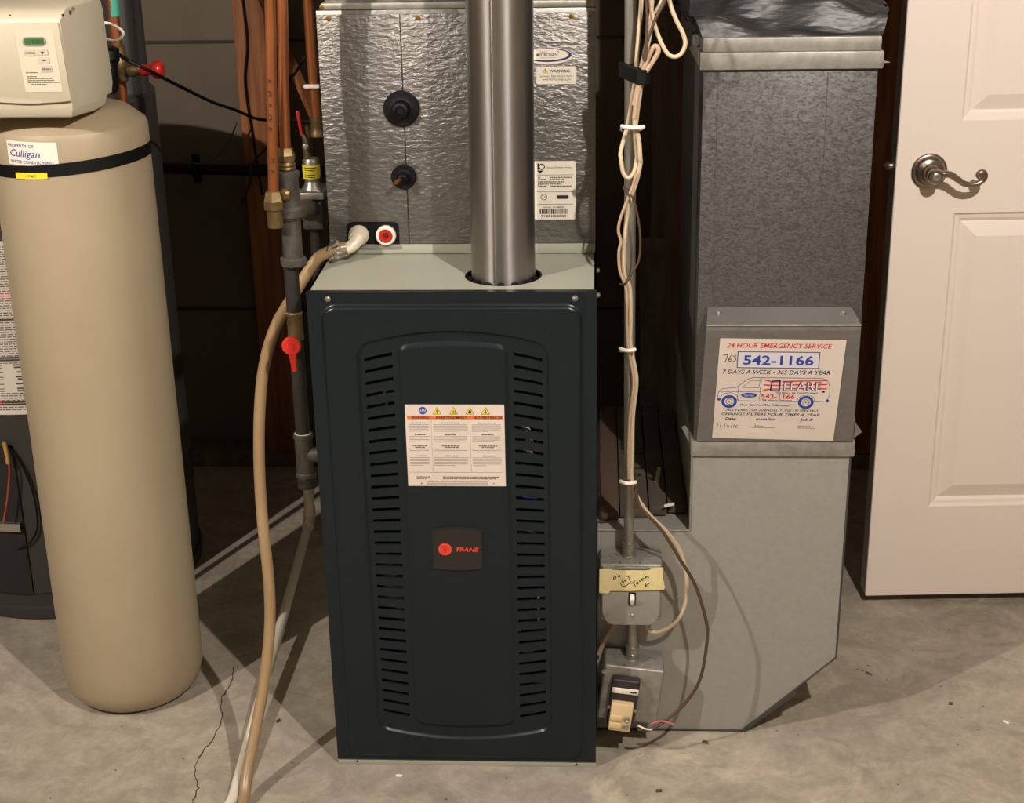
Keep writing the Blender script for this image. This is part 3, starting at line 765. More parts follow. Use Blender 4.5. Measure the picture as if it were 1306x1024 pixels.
quad((0, DT, 0), (0, DT, DHt), (DWd, DT, DHt), (DWd, DT, 0))
quad((0, 0, DHt), (DWd, 0, DHt), (DWd, DT, DHt), (0, DT, DHt)); quad((0, 0, 0), (0, DT, 0), (DWd, DT, 0), (DWd, 0, 0))
quad((DWd, 0, 0), (DWd, DT, 0), (DWd, DT, DHt), (DWd, 0, DHt)); quad((0, 0, 0), (0, 0, DHt), (0, DT, DHt), (0, DT, 0))
bmesh.ops.remove_doubles(d_, verts=d_.verts[:], dist=1e-5)
DM = Matrix.Translation((.9965, .592, .021)) @ Matrix.Rotation(DANG, 4, 'Z')
bmesh.ops.transform(d_, matrix=DM, verts=d_.verts[:])
door = obj('door_1', d_, m_door, kind='structure', smooth=12)
door['label'] = 'white panelled door standing open beside the return duct'
def dp(x, y, z): return DM @ V((x, y, z))
e_ = NB(); box(e_, -.0012, -.0002, .0015, DT-.001, .002, DHt-.002); bmesh.ops.transform(e_, matrix=DM, verts=e_.verts[:]); obj('door_edge', e_, m_doorE, door, smooth=0, label='bare grey latch edge')
dn = DM.to_3x3() @ V((0, -1, 0)); dx_ = DM.to_3x3() @ V((1, 0, 0))
RX, RZ = .0605, .880
bm = NB(); rev(bm, dp(RX, 0, RZ), dn, [(.033, 0), (.033, .004), (.031, .006), (.0285, .0065), (.027, .0095), (.022, .0125), (.0165, .0145), (.0135, .018), (.0125, .034), (.0145, .038), (.0145, .050), (.0125, .053), (0, .054)], 40)
hd = obj('door_handle', bm, m_nick, door, smooth=40, label='satin nickel lever handle with scrolled end')
bm = NB(); rev(bm, dp(RX, -.0535, RZ), dn, [(.0075, 0), (.0075, .002), (.006, .0028), (.003, .0028), (.0026, .0015), (0, .0015)], 20); obj('privacy_button', bm, m_zinc, hd)
def lp(x, z, y=-.044): return dp(RX+x, y, RZ+z)
bm = NB()
tube(bm, [lp(.006, .002), lp(.018, .004), lp(.030, .001), lp(.042, -.007), lp(.054, -.0145), lp(.066, -.017), lp(.078, -.0155), lp(.088, -.009), lp(.0915, -.001), lp(.088, .006), lp(.081, .006), lp(.078, .0), lp(.082, -.004)], lambda t: .0068-.0022*min(1, t*1.5), 14, 5)
obj('lever', bm, m_nick, hd)
bm = NB(); rev(bm, lp(.0835, .001, -.039), dn, [(.0085, 0), (.0085, .012), (.006, .013), (0, .013)], 18); obj('scroll_end', bm, m_nick, hd)
bm = NB(); tube(bm, [dp(.0, DT/2, RZ+.006), dp(-.007, DT/2, RZ+.006), dp(-.012, DT/2+.004, RZ+.006)], .008, 12, 3); lt = obj('latch_bolt', bm, m_nick, door)

# ------------------------------------------------------------------ water softener
TX, TY, TR = -.425, .250, .128
sof = thing('water_softener', (TX, TY, 0), 'beige cylindrical water softener tank with boxy control head', 'water softener')
bm = NB(); rev(bm, (TX, TY, 0), (0, 0, 1), [(0, .0), (.085, .001), (.105, .006), (.119, .020), (.1265, .045), (TR, .075), (TR, .5), (TR, 1.0), (TR, 1.03), (TR, 1.062), (TR-.003, 1.070), (TR-.030, 1.092), (TR-.050, 1.098), (.03, 1.10), (0, 1.10)], 72)
obj('tank', bm, m_beige, sof, smooth=30)
def onT(a, z, h=0): return V((TX+(TR+h)*math.sin(a), TY-(TR+h)*math.cos(a), z))
bm = NB(); seg = 72
def bz(a): return 1.0055+.045*TR*math.sin(a)*1.4
R1 = [bm.verts.new(onT(2*math.pi*i/seg, bz(2*math.pi*i/seg), .0012)) for i in range(seg)]; R2 = [bm.verts.new(onT(2*math.pi*i/seg, bz(2*math.pi*i/seg)+.020, .0012)) for i in range(seg)]
R0 = [bm.verts.new(onT(2*math.pi*i/seg, bz(2*math.pi*i/seg), -.002)) for i in range(seg)]; R3 = [bm.verts.new(onT(2*math.pi*i/seg, bz(2*math.pi*i/seg)+.020, -.002)) for i in range(seg)]
for A, B in ((R0, R1), (R1, R2), (R2, R3)):
    for i in range(seg): bm.faces.new((A[i], A[(i+1) % seg], B[(i+1) % seg], B[i]))
obj('tank_band', bm, mat('band_black', '060504', .6, spec=.25), sof)
def cyl_label(a0, a1, z0, z1, h, mt, parent, name, slope=0.):
    bm = NB(); k = 12; A = []; B = []; C_ = []; D = []
    for i in range(k+1):
        a = a0+(a1-a0)*i/k; dz = slope*(a-a0)
        A.append(bm.verts.new(onT(a, z0+dz, h))); B.append(bm.verts.new(onT(a, z1+dz, h))); C_.append(bm.verts.new(onT(a, z0+dz, 0))); D.append(bm.verts.new(onT(a, z1+dz, 0)))
    for i in range(k):
        bm.faces.new((A[i], A[i+1], B[i+1], B[i])); bm.faces.new((C_[i], C_[i+1], A[i+1], A[i])); bm.faces.new((B[i], B[i+1], D[i+1], D[i]))
    bm.faces.new((C_[0], A[0], B[0], D[0])); bm.faces.new((C_[-1], A[-1], B[-1], D[-1]))
    return obj(name, bm, mt, parent, smooth=60)
LA0, LA1 = math.asin((-.489-TX)/TR), math.asin((-.404-TX)/TR)
pl_ = cyl_label(LA0, LA1, 1.0245, 1.0625, .0008, m_plastic_w, sof, 'owner_sticker', -.003)
wl_ = (LA1-LA0)*TR
def warpT(u, v, h): a = LA0+u/TR; return onT(a, 1.0625-v-.003*(a-LA0), .0008+h)
text(None, 'PROPERTY OF', .003, .0095, .0075, m_blue, pl_, .0004, 0, .005, width=.048, warp=warpT)
text(None, 'Culligan', .004, .0245, .0165, m_blue, pl_, .0004, .25, .005, width=.054, warp=warpT)
text(None, 'WATER CONDITIONING', .005, .0350, .0072, m_blue, pl_, .0004, 0, .005, width=.075, warp=warpT)
ye = cyl_label(math.asin((-.478-TX)/TR), math.asin((-.424-TX)/TR), 1.0015, 1.0115, .0022, m_yel, sof, 'yellow_tag', .004)
def warpY(u, v, h): a = math.asin((-.478-TX)/TR)+u/TR; return onT(a, 1.0115-v+.004*(a+.43), .0022+h)
text(None, '1179827', .018, .0072, .0052, m_ink, ye, .0004, 0, .01, width=.019, warp=warpY)
# control head
def hp(sec):   # list of (x0,x1,y0,y1 polygon) sections at z -> loft
    bm = NB(); rings = []
    for z, pts in sec: rings.append([bm.verts.new((x, y, z)) for x, y in pts])
    n = len(rings[0])
    for A, B in zip(rings[:-1], rings[1:]):
        for i in range(n): bm.faces.new((A[i], A[(i+1) % n], B[(i+1) % n], B[i]))
    bm.faces.new(rings[0][::-1]); bm.faces.new(rings[-1])
    return bm
XL, XR = -.590, -.345
def sec(z, yf, ins, yb=.245, grow=0.):
    return (z, [(XL-grow, yb), (XL-grow, yf+.055), (XL+ins, yf), (XR-ins, yf), (XR+grow, yf+.060), (XR+grow, yb)])
bm = hp([sec(1.100, .120, .030, .215, -.010), sec(1.104, .108, .024, .215, -.004), sec(1.118, .100, .018, .218, .0), sec(1.1185, .100, .018, .245, .0), sec(1.135, .096, .018, .245, .003), sec(1.250, .096, .020, .245, .0), sec(1.262, .104, .016, .245, -.002), sec(1.268, .116, .014, .243, -.004)])
bmesh.ops.bevel(bm, geom=[e for e in bm.edges if e.calc_face_angle(0) > .5], offset=.0022, segments=2, profile=.5, affect='EDGES')
head = obj('control_head', bm, m_beige2, sof, smooth=35)
# raised curved face plate
bm = NB(); k = 20
up_ = [(XL+.015, 1.2485), (XR-.0225, 1.2485), (XR-.0165, 1.1305)]
low = [(XR-.0165-(XR-.0165-XL-.015)*i/k, 1.1305-.004*math.sin(i/k*math.pi)+.016*(max(0, i/k-.25)/.75)**1.5) for i in range(1, k+1)]
prism(bm, up_+low, 'y', .0925, .0962, .0008); fp_ = obj('face_plate', bm, m_beige2, head)
FH = Fr((-.4365, .0925, 1.2380), (1, 0, .0), (0, 0, 1), (0, -1, 0))
bm = NB(); flat(bm, FH, [(0, 0), (.060, -.0005), (.064, .093), (.006, .093)], 0, .0006); cp_ = obj('control_panel', bm, m_beige3, head, smooth=0)
bm = NB(); flat(bm, FH, rrect(.0115, .0475, .0100, .0235, .006)[::-1], .0004, .0020); obj('lcd_bezel', bm, mat('bezel', 'a49c84', .35, .3), head, smooth=0)
bm = NB(); flat(bm, FH, rect(.0145, .0450, .0122, .0215), .002, .0022); obj('lcd_screen', bm, m_lcd, head, smooth=0, label='small green lit display')
bm = NB()
for k in range(4):
    u = .0275+.0042*k; stroke(bm, FH, [(u, .0145), (u+.002, .0145), (u+.002, .0192), (u, .0192)], .0006, .0022, .0024, k % 2 == 0)
obj('lcd_digits', bm, mat('lcd_dark', '1d3a22', .5), head, smooth=0)
for (u, v, w_, s_) in ((.0120, .0290, .0165, 'STATUS'), (.0320, .0285, .0165, '+'), (.0330, .0410, .0165, '–'), (.0350, .0535, .0165, 'REGEN')):
    bm = NB(); flat(bm, FH, rrect(u, u+w_, v, v+.0092, .0015)[::-1], .0004, .0018); bt = obj('button', bm, m_btn, head, smooth=0)
    if s_ in ('+', '–'):
        bm = NB(); stroke(bm, FH, [(u+w_/2-.0025, v+.0046), (u+w_/2+.0025, v+.0046)], .0012, .0018, .0021)
        if s_ == '+': stroke(bm, FH, [(u+w_/2, v+.0022), (u+w_/2, v+.0070)], .0012, .0018, .0021)
        obj('button_mark', bm, m_ink, head, smooth=0)
    else: text(FH, s_, u+.0015, v+.0062, .0042, m_ink, head, .0021, 0, .01, width=w_-.003)
bm = NB()
for v, a, b in ((.0630, .010, .029), (.0690, .0115, .026), (.0720, .0115, .050), (.0750, .0115, .053), (.0780, .0115, .061), (.0810, .016, .040)):
    u = a
    while u < b: l = rb.uniform(.0015, .005); flat(bm, FH, rect(u, min(u+l, b), v, v+.0012), .0006, .0009); u += l+.0006
obj('small_print', bm, mat('print_dark', '4a443d', .6), head, smooth=0, kind='stuff')
for x in (-.443, -.362): 
    bm = NB(); cyl(bm, (x, .104, 1.2585), (x, .1015, 1.2575), .0022, 8); obj('head_screw', bm, m_ink, head)
bm = NB(); cyl(bm, (-.350, .118, 1.2655), (-.350, .113, 1.2645), .0028, 8); obj('head_screw', bm, m_zinc, head)
bm = NB(); cyl(bm, (TX, TY, 1.0985), (TX, TY, 1.13), .045, 24); obj('valve_body', bm, m_blackpl, sof)

# pipes and bits behind the head
obj('softener_cable', tube(NB(), [(-.372, .249, 1.180), (-.374, .29, 1.176), (-0.367, 0.33, 1.176), (-0.355, 0.37, 1.153), (-0.322, 0.39, 1.13), (-0.301, 0.48, 1.091), (-0.276, 0.62, 1.036), (-0.263, 0.75, 0.997), (-.229, .8, .969), (-.146, .7, .984), (-.045, .4, 1.037)], .0032, 8), m_blackpl, label='thin black cable strung from the softener head towards the coil cabinet', cat='cable')
obj('white_tubing', tube(NB(), [(-.394, .36, 1.215), (-.363, .33, 1.217), (-.342, .32, 1.208), (-.340, .32, 1.199), (-.355, .33, 1.189), (-.378, .35, 1.189), (-.395, .36, 1.193)], .0026, 8), m_plastic_w, label='small loop of white tubing beside the softener head', cat='tubing')
def vpipe(name, x, y, z0, z1, r, mt, label, cat='pipe'):
    return obj(name, cyl(NB(), (x, y, z0), (x, y, z1), r, 18), mt, label=label, cat=cat)
sv = thing('shutoff_valve', (-.385, .45, 1.05), 'vertical copper pipe with brass shutoff valve and round red handle', 'valve')
bm = NB(); cyl(bm, (-.392, .45, 1.165), (-.389, .45, CEIL-.001), .0095, 18); obj('riser', bm, m_copper, sv)
bm = NB(); cyl(bm, (-.3905, .45, 1.215), (-.3895, .45, 1.26), .0098, 18); obj('patina_band', bm, mat('patina', '3f8f7c', .6), sv)
bm = NB(); rev(bm, (-.392, .45, 1.10), (0, 0, 1), [(.010, 0), (.014, .004), (.014, .016), (.018, .022), (.018, .042), (.014, .048), (.014, .062), (.010, .066)], 16); obj('valve_body', bm, m_brass, sv)
bm = NB(); cyl(bm, (-.392, .45, .30), (-.392, .45, 1.10), .0095, 18); obj('lower_pipe', bm, m_copper, sv)
bm = NB(); rev(bm, (-.376, .448, 1.122), (1, -.05, .02), [(.011, 0), (.012, .010), (.009, .016), (.009, .022), (.006, .026)], 16); obj('bonnet', bm, m_brass, sv)
bm = NB(); rev(bm, (-.352, .446, 1.1225), (1, -.05, .02), [(.0095, 0), (.0105, .006), (.0085, .016), (.012, .021), (.0155, .025), (.0165, .031), (.0145, .037), (.008, .040), (0, .0405)], 20); obj('red_handle', bm, mat('handle_red', 'b3211b', .3), sv, smooth=50)
vpipe('copper_pipe', -.430, .415, .30, CEIL-.001, .011, m_copper, 'dull copper pipe rising behind the softener head')
obj('bypass_fitting', rev(NB(), (-.380, .335, 1.10), (0, .2, 1), [(.012, 0), (.018, .01), (.018, .05), (.022, .055), (.022, .075), (.012, .08)], 14), m_blackpl, label='black plastic bypass fitting between softener head and brass valve', cat='fitting')
obj('vent_tube', tube(NB(), [(-.61, .38, 1.19), (-.575, .40, 1.228), (-.50, .42, 1.300), (-.45, .45, 1.38)], .011, 12, 3), m_pvc, label='pale plastic tube slanting up behind the softener head', cat='tube')
bm = NB(); box(bm, -.524, -.470, .405, .4065, 1.222, 1.30)
yt = obj('caution_tag', bm, m_yel, label='yellow paper tag with small print behind the softener head', cat='tag', smooth=0)
FT = Fr((-.524, .405, 1.30), (1, 0, 0), (0, 0, 1), (0, -1, 0)); bm = NB()
for k in range(20): flat(bm, FT, rect(.003, rb.uniform(.04, .051), .004+k*.0035, .0056+k*.0035), 0, .0004)
obj('small_print', bm, m_ink, yt, smooth=0, kind='stuff')

# ------------------------------------------------------------------ water heater
WX, WY, WR = -.705, .770, .270
wh = thing('water_heater', (WX, WY, 0), 'dark grey water heater cylinder with white instruction sheet behind the softener', 'water heater')
bm = NB(); rev(bm, (WX, WY, 0), (0, 0, 1), [(WR-.02, 0), (WR+.004, .003), (WR+.004, .024), (WR-.004, .028), (WR-.004, .055), (WR+.0, .060), (WR, 1.025), (WR-.006, 1.031), (.05, 1.036), (0, 1.036)], 80); obj('heater_jacket', bm, m_heater, wh, smooth=30)
bm = NB(); cyl(bm, (-.4735, .77, 1.030), (-.4735, .77, CEIL-.001), .0375, 24); obj('insulated_outlet', bm, m_heater, wh)
def onW(a, z, h=0): return V((WX+(WR+h)*math.sin(a), WY-(WR+h)*math.cos(a), z))
def wlab(a0, a1, z0, z1, h, mt, name, parent):
    bm = NB(); k = 16; A = [bm.verts.new(onW(a0+(a1-a0)*i/k, z0, h)) for i in range(k+1)]; B = [bm.verts.new(onW(a0+(a1-a0)*i/k, z1, h)) for i in range(k+1)]
    C_ = [bm.verts.new(onW(a0+(a1-a0)*i/k, z0, 0)) for i in range(k+1)]; D = [bm.verts.new(onW(a0+(a1-a0)*i/k, z1, 0)) for i in range(k+1)]
    for i in range(k):
        bm.faces.new((A[i], A[i+1], B[i+1], B[i])); bm.faces.new((C_[i], C_[i+1], A[i+1], A[i])); bm.faces.new((B[i], B[i+1], D[i+1], D[i]))
    return obj(name, bm, mt, parent, smooth=60)
ws = wlab(-.9, .45, .452, .80, .0008, m_plastic_w, 'instruction_sheet', wh)
bm = NB(); bm2 = NB()
def wbar(bmx, a, b, z, t):
    n_ = max(1, int((b-a)/.03)); P = [(a+(b-a)*i/n_) for i in range(n_+1)]
    for p, q in zip(P[:-1], P[1:]): bmx.faces.new([bmx.verts.new(onW(p, z, .0012)), bmx.verts.new(onW(q, z, .0012)), bmx.verts.new(onW(q, z+t, .0012)), bmx.verts.new(onW(p, z+t, .0012))])
z = .462
while z < .79:
    a = -.10
    if abs(z-.475) < .004 or abs(z-.565) < .004 or abs(z-.645) < .004:
        wbar(bm, -.1, .42, z, .004); wbar(bm2, -.1, .0, z, .004)
    elif .50 < z < .555:
        if int(z*1000) % 3: wbar(bm, -.1, .02, z, .0016); wbar(bm, .10+rb.uniform(0, .02), .16, z, .003); wbar(bm, .3, .40, z, .0016)
    else:
        while a < .40: l = rb.uniform(.01, .05); wbar(bm2 if .685 < z < .70 else bm, a, min(a+l, .41), z, .0018); a += l+.008
    z += .0048
obj('small_print', bm, mat('print_dark', '4a443d', .6), ws, smooth=0, kind='stuff'); obj('red_print', bm2, m_red, ws, smooth=0, kind='stuff')
wlab(-.6, .012, .06, .385, .004, mat('burner_dark', '1d1a17', .7), 'burner_door', wh)
wlab(-.6, .0, .205, .222, .014, m_zinc, 'door_latch', wh)
obj('pilot_wire', tube(NB(), [(-.71, .485, .396), (-.706, .478, .371), (-.704, .472, .342), (-.716, .47, .283), (-.731, .47, .232)], .0022, 8), mat('pilot_red', 'a8442c', .5), wh)
obj('pilot_sleeve', tube(NB(), [(-.7115, .485, .400), (-.708, .480, .382), (-.7055, .476, .358)], .0042, 10), mat('sleeve_tan', 'b98a4a', .5), wh)
obj('thermo_lead', tube(NB(), [(-.715, .494, .393), (-.692, .493, .363), (-.673, .494, .295), (-.671, .494, .222), (-.688, .493, .183), (-.719, .494, .162)], .0022, 8), m_blackpl, wh)

# ------------------------------------------------------------------ gas line and copper line set
GX, GY = -.041, .100
gas = thing('gas_pipe', (GX, GY, .48), 'black iron gas pipe with red lever valve running down beside the furnace', 'gas pipe')
bm = NB(); cyl(bm, (GX, GY, .575), (GX, GY, .90), .0118, 20); obj('pipe', bm, m_iron, gas)
def fit(z0, z1, r, mt, name, lip=.002, parent=gas, x=None, y=None):
    bm = NB(); x = GX if x is None else x; y = GY if y is None else y
    rev(bm, (x, y, z0), (0, 0, 1), [(r-lip, 0), (r, .001), (r, .007), (r-lip, .009), (r-lip, z1-z0-.009), (r, z1-z0-.007), (r, z1-z0-.001), (r-lip, z1-z0)], 20); return obj(name, bm, mt, parent)
fit(.742, .790, .0135, m_brass, 'gas_valve', .001)
bm = NB(); rev(bm, (GX, GY-.012, .741), (0, -1, 0), [(.008, 0), (.008, .008), (.005, .009), (.005, .014)], 14); obj('valve_stem', bm, m_brass, gas)
bm = NB(); rev(bm, (GX-.002, GY-.0265, .741), (0, -1, 0), [(.0145, 0), (.0155, .002), (.0155, .006), (.0135, .008), (.006, .008), (.0055, .0095), (0, .0095)], 24); lv = obj('red_lever', bm, m_redpl, gas)
bm = NB(); prism(bm, [(GX-.0085, .739), (GX+.0055, .739), (GX+.004, .698), (GX-.003, .698)], 'y', GY-.034, GY-.0275, .001); obj('lever_arm', bm, m_redpl, lv)
fit(.500, .578, .0165, m_mall, 'pipe_tee'); bm = NB(); cyl(bm, (GX, GY, .540), (-.0005, GY, .540), .013, 18); obj('inlet_nipple', bm, m_mall, gas)
fit(.480, .500, .0150, m_iron, 'drip_leg_cap', .001)
for z in (.577, .503, .788):
    bm = NB(); rev(bm, (GX, GY, z), (0, 0, 1), [(.0122, -.0015), (.0139 if z > .6 else .0160, 0), (.0122, .0018)], 20); obj('thread_sealant', bm, mat('sealant', 'cfc6a6', .7), gas)
UX = -.036
fit(.868, .950, .0185, m_mall, 'pipe_union', .003, x=UX)
bm = NB(); rev(bm, (UX, GY, .868), (0, 0, 1), [(.017, -.004), (.0215, 0), (.0215, .010), (.018, .013)], 8); obj('union_nut', bm, m_mall, gas)
bm = NB(); rev(bm, (UX, GY, .945), (0, 0, 1), [(.019, 0), (.022, .002), (.022, .014), (.018, .018), (.0165, .06), (.0185, .064), (.0185, .072), (.014, .074)], 20); obj('upper_tee', bm, m_mall, gas)
bm = NB(); rev(bm, (UX, GY-.014, .985), (-.4, -1, 0), [(.010, 0), (.010, .008), (.007, .012), (0, .012)], 14); obj('brass_plug', bm, m_brass, gas)
bm = NB(); cyl(bm, (UX+.005, GY+.01, .955), (-.046, .335, .900), .0145, 16); obj('branch_nipple', bm, m_mall, gas)
bm = NB(); rev(bm, (UX+.002, GY+.012, .952), (.03, 1, -.2), [(.019, 0), (.019, .025), (.016, .03)], 8); obj('branch_nut', bm, m_brass, gas)

def nut(parent, x, y, z0, r, h, mt=None):
    bm = NB(); rev(bm, (x, y, z0), (0, 0, 1), [(r*.8, 0), (r, .002), (r, h*.5), (r*.92, h*.6), (r*.75, h), (r*.7, h)], 6); return obj('flare_nut', bm, mt or m_brass, parent, smooth=20)
cA = thing('copper_line', (-.055, .085, .99), 'bright copper tube with stencilled letters ending in a brass flare nut', 'copper tube')
obj('tube', tube(NB(), [(-.020, .08, CEIL-.002), (-.033, .08, 1.5), (-.040, .082, 1.277), (-.045, .080, 1.184), (-.052, .077, 1.04), (-.055, .076, .985)], .0085, 16), m_copper, cA)
nut(cA, -.055, .076, .962, .0165, .030)
bm = NB(); cyl(bm, (-.055, .076, .935), (-.055, .076, .964), .0125, 14); obj('nut_body', bm, m_brass, cA)
FP_ = Fr((-.0535, .0755, 1.150), (0.04, 0, 1), (-1, 0, 0), (0, -1, 0))
for s_, o_ in (('C', .02), ('R', .035), ('A', .05), ('N', .065), ('E', -.055), ('L', -.025)):
    pass
bm = NB()
for k in range(7):
    z = 1.165-.018*k - (.03 if k > 4 else 0); x = -.0475-.0012*k*.7
    fr2 = Fr((x, .0685, z), (1, 0, 0), (0, 0, 1), (0, -1, 0))
    stroke(bm, fr2, [(-.002, 0), (.002, .002), (.002, .006), (-.002, .008)] if k % 2 else [(-.002, .001), (.0025, .003), (-.002, .006)], .0012, -.0004, .0004)
obj('stencil_marks', bm, m_ink, cA, smooth=0, kind='stuff')
cB = thing('copper_line', (-.037, .118, 1.02), 'plain copper tube beside the stencilled one, entering the gas tee', 'copper tube')
obj('tube', tube(NB(), [(-.008, .125, CEIL-.002), (-.022, .122, 1.5), (-.029, .120, 1.277), (-.034, .116, 1.18), (-.0365, .106, 1.08), (-.037, .102, 1.03)], .0085, 16), m_copper, cB)
nut(cB, -.037, .102, 1.032, .0150, .022); bm = NB(); rev(bm, (-.037, .102, 1.019), (0, 0, 1), [(.013, 0), (.0145, .003), (.0135, .006), (.0145, .009), (.012, .0135)], 16); obj('nut_body', bm, m_brass, cB)
cC = thing('copper_line', (-.031, .35, 1.0), 'copper tube with white cable tie behind the coil cabinet edge', 'copper tube')
obj('tube', tube(NB(), [(-.030, .35, CEIL-.002), (-.032, .35, 1.3), (-.032, .35, 1.146), (-.030, .35, 1.054)], .0085, 14), m_copper, cC)
fit(1.022, 1.056, .0125, m_brass, 'coupling', .001, cC, -.030, .35)
bm = NB(); box(bm, -.046, -.020, .335, .343, 1.106, 1.112, .001); obj('cable_tie', bm, m_plastic_w, cC)

reg = thing('gas_regulator', (-.046, .35, .86), 'grey cast gas regulator with yellow labelled cap between gas pipe and coil cabinet', 'regulator')
bm = NB(); box(bm, -.064, -.028, .336, .392, .862, .915, .004); obj('body', bm, m_mall, reg)
bm = NB(); box(bm, -.068, -.022, .326, .400, .917, .930, .003); obj('flange', bm, m_emt, reg)
bm = NB(); rev(bm, (-.046, .355, .930), (0, 0, 1), [(.018, 0), (.014, .008), (.012, .014), (.0135, .016), (.0145, .050), (.012, .054), (0, .055)], 20); cp2 = obj('cap', bm, m_emt, reg)
bm = NB(); rev(bm, (-.046, .355, .950), (0, 0, 1), [(.0142, 0), (.0150, .0005), (.0152, .023), (.0142, .0235)], 24, cap=False); yl = obj('yellow_label', bm, m_yel, cp2)
bm = NB()
for k in range(5):
    fr2 = Fr((-.0555, .3395, .9705-.0040*k), (1, 0, 0), (0, 0, 1), (0, -1, 0)); u = 0
    while u < .018: l = rb.uniform(.001, .003); flat(bm, fr2, rect(u, u+l, 0, .0013), -.002+.0008*0, .0005-.004*((u-.009)/.009)**2+.0008); u += l+.0008
obj('small_print', bm, m_ink, cp2, smooth=0, kind='stuff')
bm = NB(); rev(bm, (-.058, .336, .897), (0, -1, .1), [(.013, 0), (.013, .010), (.009, .012), (.009, .016), (0, .016)], 8); obj('inlet_boss', bm, m_brass, reg)
screw(reg, (-.063, .333, .930), (0, 0, 1), .0035); screw(reg, (-.030, .333, .930), (0, 0, 1), .0035)
bm = NB(); cyl(bm, (-.046, .36, .55), (-.046, .36, .862), .0107, 14); obj('lower_pipe', bm, m_iron, reg)
bv = thing('ball_valve', (-.075, .46, .98), 'small ball valve with upright red lever behind the copper tubes', 'valve')
bm = NB(); cyl(bm, (-.071, .465, .88), (-.071, .465, 1.02), .009, 12); obj('body', bm, m_brass, bv)
bm = NB(); prism(bm, [(-.0845, 1.048), (-.0785, 1.048), (-.0745, 1.006), (-.0795, 1.004)], 'y', .447, .453, .001); obj('red_lever', bm, mat('handle_red', 'b3211b', .3), bv)
bm = NB(); tube(bm, [(-.077, .45, 1.008), (-.070, .45, .995), (-.069, .452, .982)], .0028, 8, 3); obj('lever_shank', bm, m_zinc, bv)
bm = NB(); rev(bm, (-.0715, .452, .984), (0, -1, 0), [(.006, 0), (.006, .004), (.003, .006), (0, .006)], 10); obj('stem_nut', bm, m_zinc, bv)

# drain hose and PVC drain
HPTS = [(.036, .171, .8755), (.020, .165, .8735), (-.004, .162, .8635), (-.023, .159, .842), (-.054, .152, .796), (-.085, .145, .744), (-.106, .135, .679), (-.116, .12, .601), (-.119, .1, .51), (-.116, .08, .418), (-.108, .055, .327), (-.107, .03, .251), (-.115, -.01, .168), (-.126, -.05, .102), (-.136, -.09, .045), (-.1370, -.125, .0145), (-.1395, -.17, .0105), (-.144, -.24, .0105)]
hs = thing('drain_hose', (-.1, .03, 0), 'tan vinyl condensate hose looping from coil drain down to the floor', 'hose')
obj('hose', tube(NB(), HPTS, .0096, 18, 8), m_hose, hs, smooth=60)
d0 = V((.034, .170, .8755)); dd = (V((.0, .1625, .866))-d0).normalized()
bm = NB(); rev(bm, d0+dd*.004, dd, [(.0103, 0), (.0116, .001), (.0116, .009), (.0103, .010)], 20); cl = obj('hose_clamp', bm, m_zinc, hs)
bm = NB(); cyl(bm, (.014, .155, .882), (.028, .153, .889), .0042, 8); cyl(bm, (.010, .155, .8755), (.016, .155, .886), .003, 8); obj('clamp_screw', bm, m_zinc, cl)
bm = NB(); box(bm, .020, .028, .1500, .1560, .862, .871, .001); obj('clamp_tab', bm, m_zinc, cl)
pv = thing('pvc_drain', (-.11, .1, 0), 'white PVC drain pipe sloping from an elbow to the floor', 'pipe')
PA, PB = V((-.184, .80, .088)), V((-.1570, -.115, .0105))
PR = .0098
obj('pipe', tube(NB(), [PA, PB, PB+V((-.012, -.14, 0))], PR, 18, 1), m_pvc, pv, smooth=60)
bm = NB(); cyl(bm, (-.183, .80, .10), (-.181, .80, .40), PR, 18); obj('riser', bm, m_pvc, pv)
fit(.112, .165, .0125, m_pvc, 'elbow_socket', .001, pv, -.183, .80)
bm = NB(); tube(bm, [(-.183, .80, .118), (-.184, .797, .092), PA+(PB-PA).normalized()*.035], .0128, 18, 5); obj('elbow', bm, m_pvc, pv)
bm = NB(); q = (PB-PA); 
for k in range(26):
    t = .33+k*.0125
    c = PA+q*t+V((.004, -.0062, .0068)); fr2 = Fr(c, q, V((1, 0, -.1)), V((.35, -.60, .70)))
    l = rb.choice((.003, .0045)); stroke(bm, fr2, [(0, -.002), (l, .0015)] if k % 3 else [(0, .002), (l, -.001), (l, .002)], .0013, 0, .0002)
obj('print_marks', bm, mat('faded_ink', '5b564d', .6), pv, smooth=0, kind='stuff')
obj('shadow_tube', tube(NB(), [(-.527, .45, .001), (-.527, .45, .5), (-.526, .45, 1.0), (-.515, .43, 1.12)], .0070, 10, 4), m_pvc, label='thin upright unseen tube between softener tank and water heater, added for its shadow', cat='tube')  # unseen tube, added so its shadow splits the light stripe on the floor

# ------------------------------------------------------------------ back wall bits
bp_ = thing('vent_pipe', (-.3, 1.265, .76), 'horizontal black plastic pipe clipped along the back wall studs', 'pipe')
obj('pipe', tube(NB(), [(-1.1, 1.268, .785), (-.215, 1.268, .760), (.3, 1.268, .745)], .0135, 14, 1), m_blackpl, bp_)
for x in (-.49, -.29):
    bm = NB(); zc = .760+(-.215-x)*.0282; rev(bm, (x-.01, 1.268, zc), (1, 0, -.028), [(.014, 0), (.020, .002), (.020, .018), (.014, .02)], 16); box(bm, x-.008, x+.008, 1.268, 1.285, zc-.035, zc+.035, .002); obj('pipe_clamp', bm, m_blackpl, bp_)
obj('dangling_lead', tube(NB(), [(-.147, .9, 1.075), (-.171, .9, 1.041), (-.184, .9, 1.026), (-.186, .8, .949), (-.218, .8, .912), (-.249, .8, .878), (-.259, .8, .837), (-.279, .8, .797)], .0028, 8), m_blackpl, label='black lead dangling with metal tip in front of the wooden stud', cat='cable')
